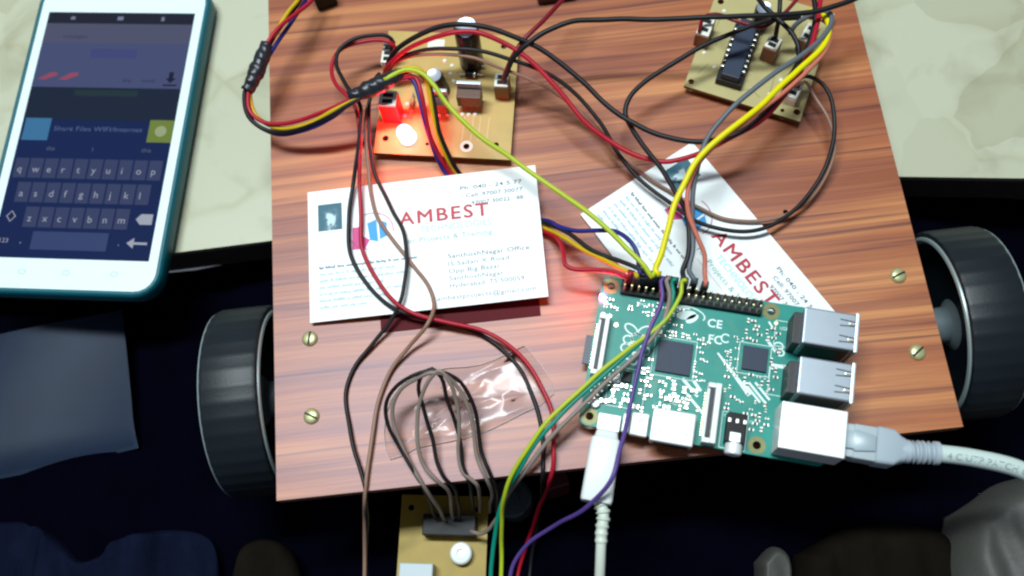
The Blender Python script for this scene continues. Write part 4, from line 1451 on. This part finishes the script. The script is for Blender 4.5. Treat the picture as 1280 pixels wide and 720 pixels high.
# wires gathered on the upper right board
wire('wire', 'black wire curving down the middle of the upper right board', W_BLACK, 0.95,
     [(940, -14, 24), (956, 8, 27), (976, 27, 27), (990, 42, 26), (998, 62, 25), (996, 82, 22), (986, 98, 18), (982, 112, 13)])
wire('wire', 'dark red wire twisting over the black socketed chip', W_DRED, 0.75,
     [(874, 40, 14), (880, 22, 18), (896, 18, 20), (915, 24, 22), (935, 30, 22), (952, 35, 22), (966, 28, 22), (985, 12, 22), (1002, -8, 22)])
wire('wire', 'black wire standing in the small ivory connector of the upper right board', W_BLACK, 0.9,
     [(969, 50, 13), (971, 38, 18), (974, 22, 22), (975, 4, 24), (976, -12, 24)])

# --- wires hanging down the left of the board
wire('wire', 'black wire looped beside the power board, then under the red one on the level card', W_BLACK, 0.8,
     [(489, 64, 10), (492, 53, 14), (484, 45, 16), (466, 44, 17), (440, 50, 18), (424, 63, 18), (421, 80, 18), (429, 100, 19), (441, 118, 20), (450, 132, 19), (450, 160, 16), (446, 195, 12), (441, 230, 8), (436, 270, 6.5), (437, 308, 6), (447, 338, 5.6), (470, 368, 5.4), (500, 389, 6), (535, 400, 4), (582, 410, 2), (622, 432, 1.2), (650, 463, 1.0), (668, 500, 1.2), (677, 540, 1.6), (679, 572, 1.4), (679, 590, 1.2), (678, 600, -3), (677, 620, -24), (672, 655, -50), (664, 700, -62), (655, 770, -63)])
wire('wire', 'red wire looped beside the power board, falling past the level card to the front edge', W_RED, 0.8,
     [(488, 70, 10), (494, 60, 14), (486, 53, 16), (468, 50, 16), (440, 55, 16), (422, 66, 16), (415, 84, 16), (421, 105, 17), (436, 122, 18), (446, 136, 17), (450, 170, 14), (450, 205, 11), (450, 240, 8), (451, 280, 6.8), (453, 312, 6.4), (466, 342, 6.4), (487, 371, 6.8), (512, 390, 7.4), (560, 402, 6), (610, 416, 5), (645, 440, 4), (672, 474, 3.4), (689, 512, 3.6), (692, 555, 4.2), (691, 582, 3), (688, 597, 0), (684, 612, -14), (674, 636, -36), (662, 670, -56), (650, 710, -63), (640, 770, -63)])
wire('wire', 'thin black wire curving right across the level card then down the left side', W_BLACK, 0.75,
     [(474, 92, 14), (466, 104, 16), (461, 135, 14), (461, 170, 12), (466, 205, 9), (475, 234, 7.6), (491, 264, 7.4), (504, 290, 7.4), (508, 318, 7.6), (507, 346, 7.8), (502, 374, 7.6), (489, 402, 5), (466, 430, 2.4), (445, 456, 1.4), (433, 486, 1.2), (432, 510, 1.2), (440, 550, 2), (449, 588, 2.0), (456, 612, 1.6), (457, 626, -1), (458, 652, -14), (458, 690, -26), (459, 745, -30)])
wire('wire', 'thin brown wire crossing the level card and passing the front edge', W_BROWN, 0.75,
     [(478, 96, 13), (470, 108, 15), (458, 140, 13), (459, 180, 10), (461, 215, 7.5), (464, 240, 6.4), (472, 270, 6.0), (490, 299, 6.0), (515, 330, 6.0), (535, 356, 6.4), (543, 384, 7), (535, 405, 9), (511, 434, 4), (491, 460, 2), (476, 494, 1.4), (466, 538, 2), (460, 580, 2.0), (457, 612, 1.6), (456, 626, -1), (455, 652, -14), (455, 690, -24), (456, 745, -28)])
# --- loops standing on the film at the front edge
G_LOOP = 'looped ribbon wires at the front edge'
wire('wire', 'outer black ribbon wire looped up over the film', W_BLACK, 0.72,
     [(545, 648, -34), (530, 612, -6), (520, 594, 2.4), (500, 560, 5), (486, 530, 9), (483, 504, 13), (494, 483, 17), (515, 470, 20), (538, 464, 21), (556, 466, 20), (576, 478, 17), (590, 502, 13), (597, 534, 8), (603, 566, 4), (613, 592, 2), (622, 612, -6), (620, 640, -34)], G_LOOP)
wire('wire', 'outer brown ribbon wire looped up over the film', W_TAUPE, 0.72,
     [(556, 650, -34), (545, 632, -12), (527, 604, 1.4), (506, 566, 4), (493, 530, 8), (491, 505, 12), (501, 486, 16), (520, 474, 19), (540, 466, 21.6), (558, 469, 20), (574, 486, 16), (585, 510, 12), (591, 540, 7), (596, 570, 3.4), (606, 596, 1.6), (614, 614, -8), (612, 640, -34)], G_LOOP)
wire('wire', 'inner black ribbon wire looped over the film', W_BLACK, 0.72,
     [(574, 648, -34), (568, 610, -4), (556, 598, 2.2), (546, 578, 4), (540, 545, 7), (530, 512, 11), (523, 488, 15), (527, 470, 19), (540, 461, 21), (551, 472, 19), (558, 498, 15), (569, 526, 10), (576, 556, 5), (578, 580, 2.6), (586, 602, 0), (592, 640, -34)], G_LOOP)
wire('wire', 'inner brown ribbon wire looped over the film', W_TAUPE, 0.72,
     [(566, 648, -34), (559, 612, -4), (546, 600, 2.2), (530, 580, 4), (522, 555, 7), (521, 522, 11), (528, 494, 16), (537, 474, 20), (550, 463, 22), (562, 476, 20), (570, 505, 14), (574, 540, 8), (574, 566, 4), (578, 590, 2), (594, 604, 0), (600, 640, -34)], G_LOOP)

# --- ribbon leaving the green board towards the lower left
G_RIB = 'four coloured ribbon wires from the green board'
w1 = wire('wire', 'yellow green ribbon wire from the green board down over the front edge', W_LIME, 0.8,
          [(853, 352, 20), (852, 366, 19.5), (846, 378, 19), (834, 396, 18.5), (815, 415, 18), (780, 441, 17.5), (740, 474, 17), (702, 509, 16), (670, 545, 14), (646, 582, 10), (632, 615, 3), (627, 652, -10), (627, 690, -20), (626, 745, -24)], G_RIB, plug=(853, 362, 20), first=True)
w2 = wire('wire', 'teal ribbon wire from the green board down over the front edge', W_TEAL, 0.8,
          [(840, 352, 20), (842, 366, 19.3), (838, 382, 18.6), (824, 406, 18), (786, 441, 17), (744, 478, 16.2), (706, 513, 15.2), (675, 548, 13), (652, 583, 9), (638, 606, 3), (624, 640, -8), (617, 680, -16), (613, 745, -22)], G_RIB, plug=(841, 361, 20), first=True)
w3 = wire('wire', 'taupe ribbon wire from the green board down over the front edge', W_TAUPE, 0.8,
          [(833, 352, 21), (837, 366, 20.5), (836, 380, 19.6), (828, 402, 18.4), (802, 438, 17), (762, 474, 15), (717, 519, 13), (686, 550, 11), (656, 589, 6), (636, 615, -4), (626, 640, -18), (612, 660, -29), (600, 667, -35), (588, 664, -37)], G_RIB, plug=(833, 360, 20.5), first=True)
w4 = wire('wire', 'purple wire from the green board across the white charger plug', W_PURPLE, 0.8,
          [(826, 352, 20.5), (828, 368, 20), (824, 386, 19.4), (814, 408, 18.6), (803, 440, 18), (793, 480, 18), (786, 514, 18.5), (776, 558, 21), (765, 598, 22), (744, 624, 16), (716, 645, 6), (688, 660, -6), (660, 680, -16), (642, 704, -22), (634, 745, -26)], G_RIB, plug=(827, 360, 20), first=True)

# ------------------------------------------------------------------ white charger plug and its cable
ch = empty('charger_cable', (_p.x, _p.y, 0.1), PIF.rz)
tag(ch, 'white charging plug and cable pushed into the front of the green board', 'cable')


def loft_box(name, parent, secs, m, bev=0.0, axis='-y', cx=0, cz=0):
    """soft box through sections (distance, half width, half height, corner)"""
    bm = bmesh.new()
    rings = []
    for d, hw, hh, r in secs:
        rings.append([bm.verts.new((cx + x, d, cz + z)) if axis == 'y' else bm.verts.new((d, cx + x, cz + z)) for x, z in rrect(-hw, hw, -hh, hh, r, 3)])
    n = len(rings[0])
    for a, b in zip(rings, rings[1:]):
        for i in range(n):
            bm.faces.new((a[i], a[(i + 1) % n], b[(i + 1) % n], b[i]))
    bm.faces.new(rings[0]); bm.faces.new(rings[-1])
    return mesh_obj(name, to_me(bm, name, 'auto'), m, parent)


loft_box('plug_tip', ch, [(-0.9, 3.4, 0.9, 0.3), (-4.2, 3.4, 0.9, 0.3)], TIN, axis='y', cx=10.5, cz=Z0 + 1.5)
loft_box('plug_body', ch, [(-1.4, 3.7, 2.4, 1.2), (-3.6, 4.1, 2.9, 1.3), (-4.3, 5.0, 3.6, 1.5), (-8, 5.2, 3.9, 1.6), (-24.8, 5.4, 3.9, 1.6), (-25.8, 5.1, 3.5, 1.5)], WHITEP, axis='y', cx=10.4, cz=Z0 + 1.9)
inv = Matrix.Rotation(-PIF.rz, 3, 'Z')


def pil(v):
    return inv @ (v - Vector((_p.x, _p.y, 0.1)))


cw_path = catmull([Vector((10.4, -24.0, Z0 + 1.9)), pil(at(754, 641, 9.8)), pil(at(752, 664, 9.2)), pil(at(751, 686, 8)), pil(at(750, 712, 5)), pil(at(748, 760, -4)), pil(at(745, 830, -24))], 0.45)
nrel = 34
bm = bmesh.new()
tube_bm(bm, cw_path[:nrel], lambda t: (2.7 - 0.6 * t) if int(t * 13) % 2 == 0 else 1.9, 18)
mesh_obj('strain_relief', to_me(bm, 'strain_relief', 'auto'), CABLEW, ch)
bm = bmesh.new()
tube_bm(bm, cw_path[nrel - 2:], 1.75, 12)
mesh_obj('cord', to_me(bm, 'cord', True), CABLEW, ch)

# ------------------------------------------------------------------ network cable
nc = empty('network_cable', (_p.x, _p.y, 0.1), PIF.rz)
tag(nc, 'pale grey network cable plugged into the right end of the green board', 'cable')
ny, nz = 8.6, Z0 + 6.4
PLUGG = mat('plug_clear_grey', C(150, 166, 172), 0.3)
loft_box('plug', nc, [(84, 5.6, 3.4, 0.4), (91.0, 5.6, 3.4, 0.4), (91.3, 5.8, 3.8, 0.5), (98.2, 5.8, 3.8, 0.5), (98.6, 5.7, 3.6, 0.5)], GREYP, axis='x', cx=ny, cz=nz)
loft_box('release_clip', nc, [(87.5, 3.0, 0.5, 0.2), (91, 3.0, 0.5, 0.2), (91.5, 3.6, 0.6, 0.2), (98, 2.6, 0.6, 0.2)], PLUGG, axis='x', cx=ny, cz=nz + 4.1)
loft_box('boot', nc, [(98.3, 5.9, 4.4, 1.0), (98.8, 6.2, 4.8, 1.2), (104.0, 6.1, 4.7, 1.4), (106.4, 4.6, 4.0, 2.0), (108.2, 4.0, 3.6, 2.2)], GREYB, axis='x', cx=ny, cz=nz)
cpath = catmull([Vector((106, ny, nz)), Vector((110, ny + 0.2, nz)), Vector((119, ny + 1.3, nz)), Vector((131.5, ny + 2.0, nz - 0.6)), Vector((147, ny + 1.0, nz - 2)), Vector((165, ny - 5, nz - 8)), Vector((190, ny - 22, nz - 30))], 0.5)
cut = next(i for i, p in enumerate(cpath) if p.x > 119.6)
bm = bmesh.new()
tube_bm(bm, cpath[:cut], lambda t: 3.05 if (0.25 < t < 0.93 and int((t - 0.25) * 16) % 2 == 1) else 3.9, 20)
mesh_obj('strain_relief', to_me(bm, 'strain_relief', 'auto'), GREYB, nc)
bm = bmesh.new()
cpath = cpath[cut - 3:]
tube_bm(bm, cpath, 2.95, 18)
cord = mesh_obj('cord', to_me(bm, 'cord', True), CABLEG, nc)


def cable_print(path, s, start, hgt, rad, ang, m):
    """lettering wrapped round a cord"""
    src = text_me(s, hgt)
    me_ = src.copy()
    T, N_ = frames(path)
    cum = [0.0]
    for a, b in zip(path, path[1:]):
        cum.append(cum[-1] + (b - a).length)
    for v in me_.vertices:
        u = start + v.co.x / MM
        i = 0
        while i < len(cum) - 2 and cum[i + 1] < u:
            i += 1
        t = (u - cum[i]) / max(1e-6, cum[i + 1] - cum[i])
        p = path[i].lerp(path[i + 1], t)
        tt = T[i]
        upv = (Vector((0, 0, 1)) - tt * tt.z).normalized()
        sd = tt.cross(upv)
        a = ang - (v.co.y / MM) / rad
        v.co = (p + (upv * math.cos(a) + sd * math.sin(a)) * (rad + 0.04)) * MM
    return mesh_obj('cord_print', me_, m, nc)


cable_print(cpath, '4 C/UTP PATCH CORD', 3.0, 2.2, 2.95, 0.75, mat('print_grey', C(120, 136, 136), 0.6))

# ------------------------------------------------------------------ black plug at the top edge where the bundle starts
bp_ = at(400, -17, 10)
tag(mesh_obj('black_plug', box_me(9, 8, 10, 0.8), BLACKP, None, (bp_.x, bp_.y, 0.05), 0.3), 'black plug at the top edge above the taped wires', 'plug')
bp_ = at(694, -22, 8)
tag(mesh_obj('dark_block', box_me(16, 8, 8, 0.8), mat('dark_brown_block', C(58, 34, 30), 0.5), None, (bp_.x, bp_.y, 0.05), 0.05), 'dark brown block at the top edge behind the short red wire', 'block')
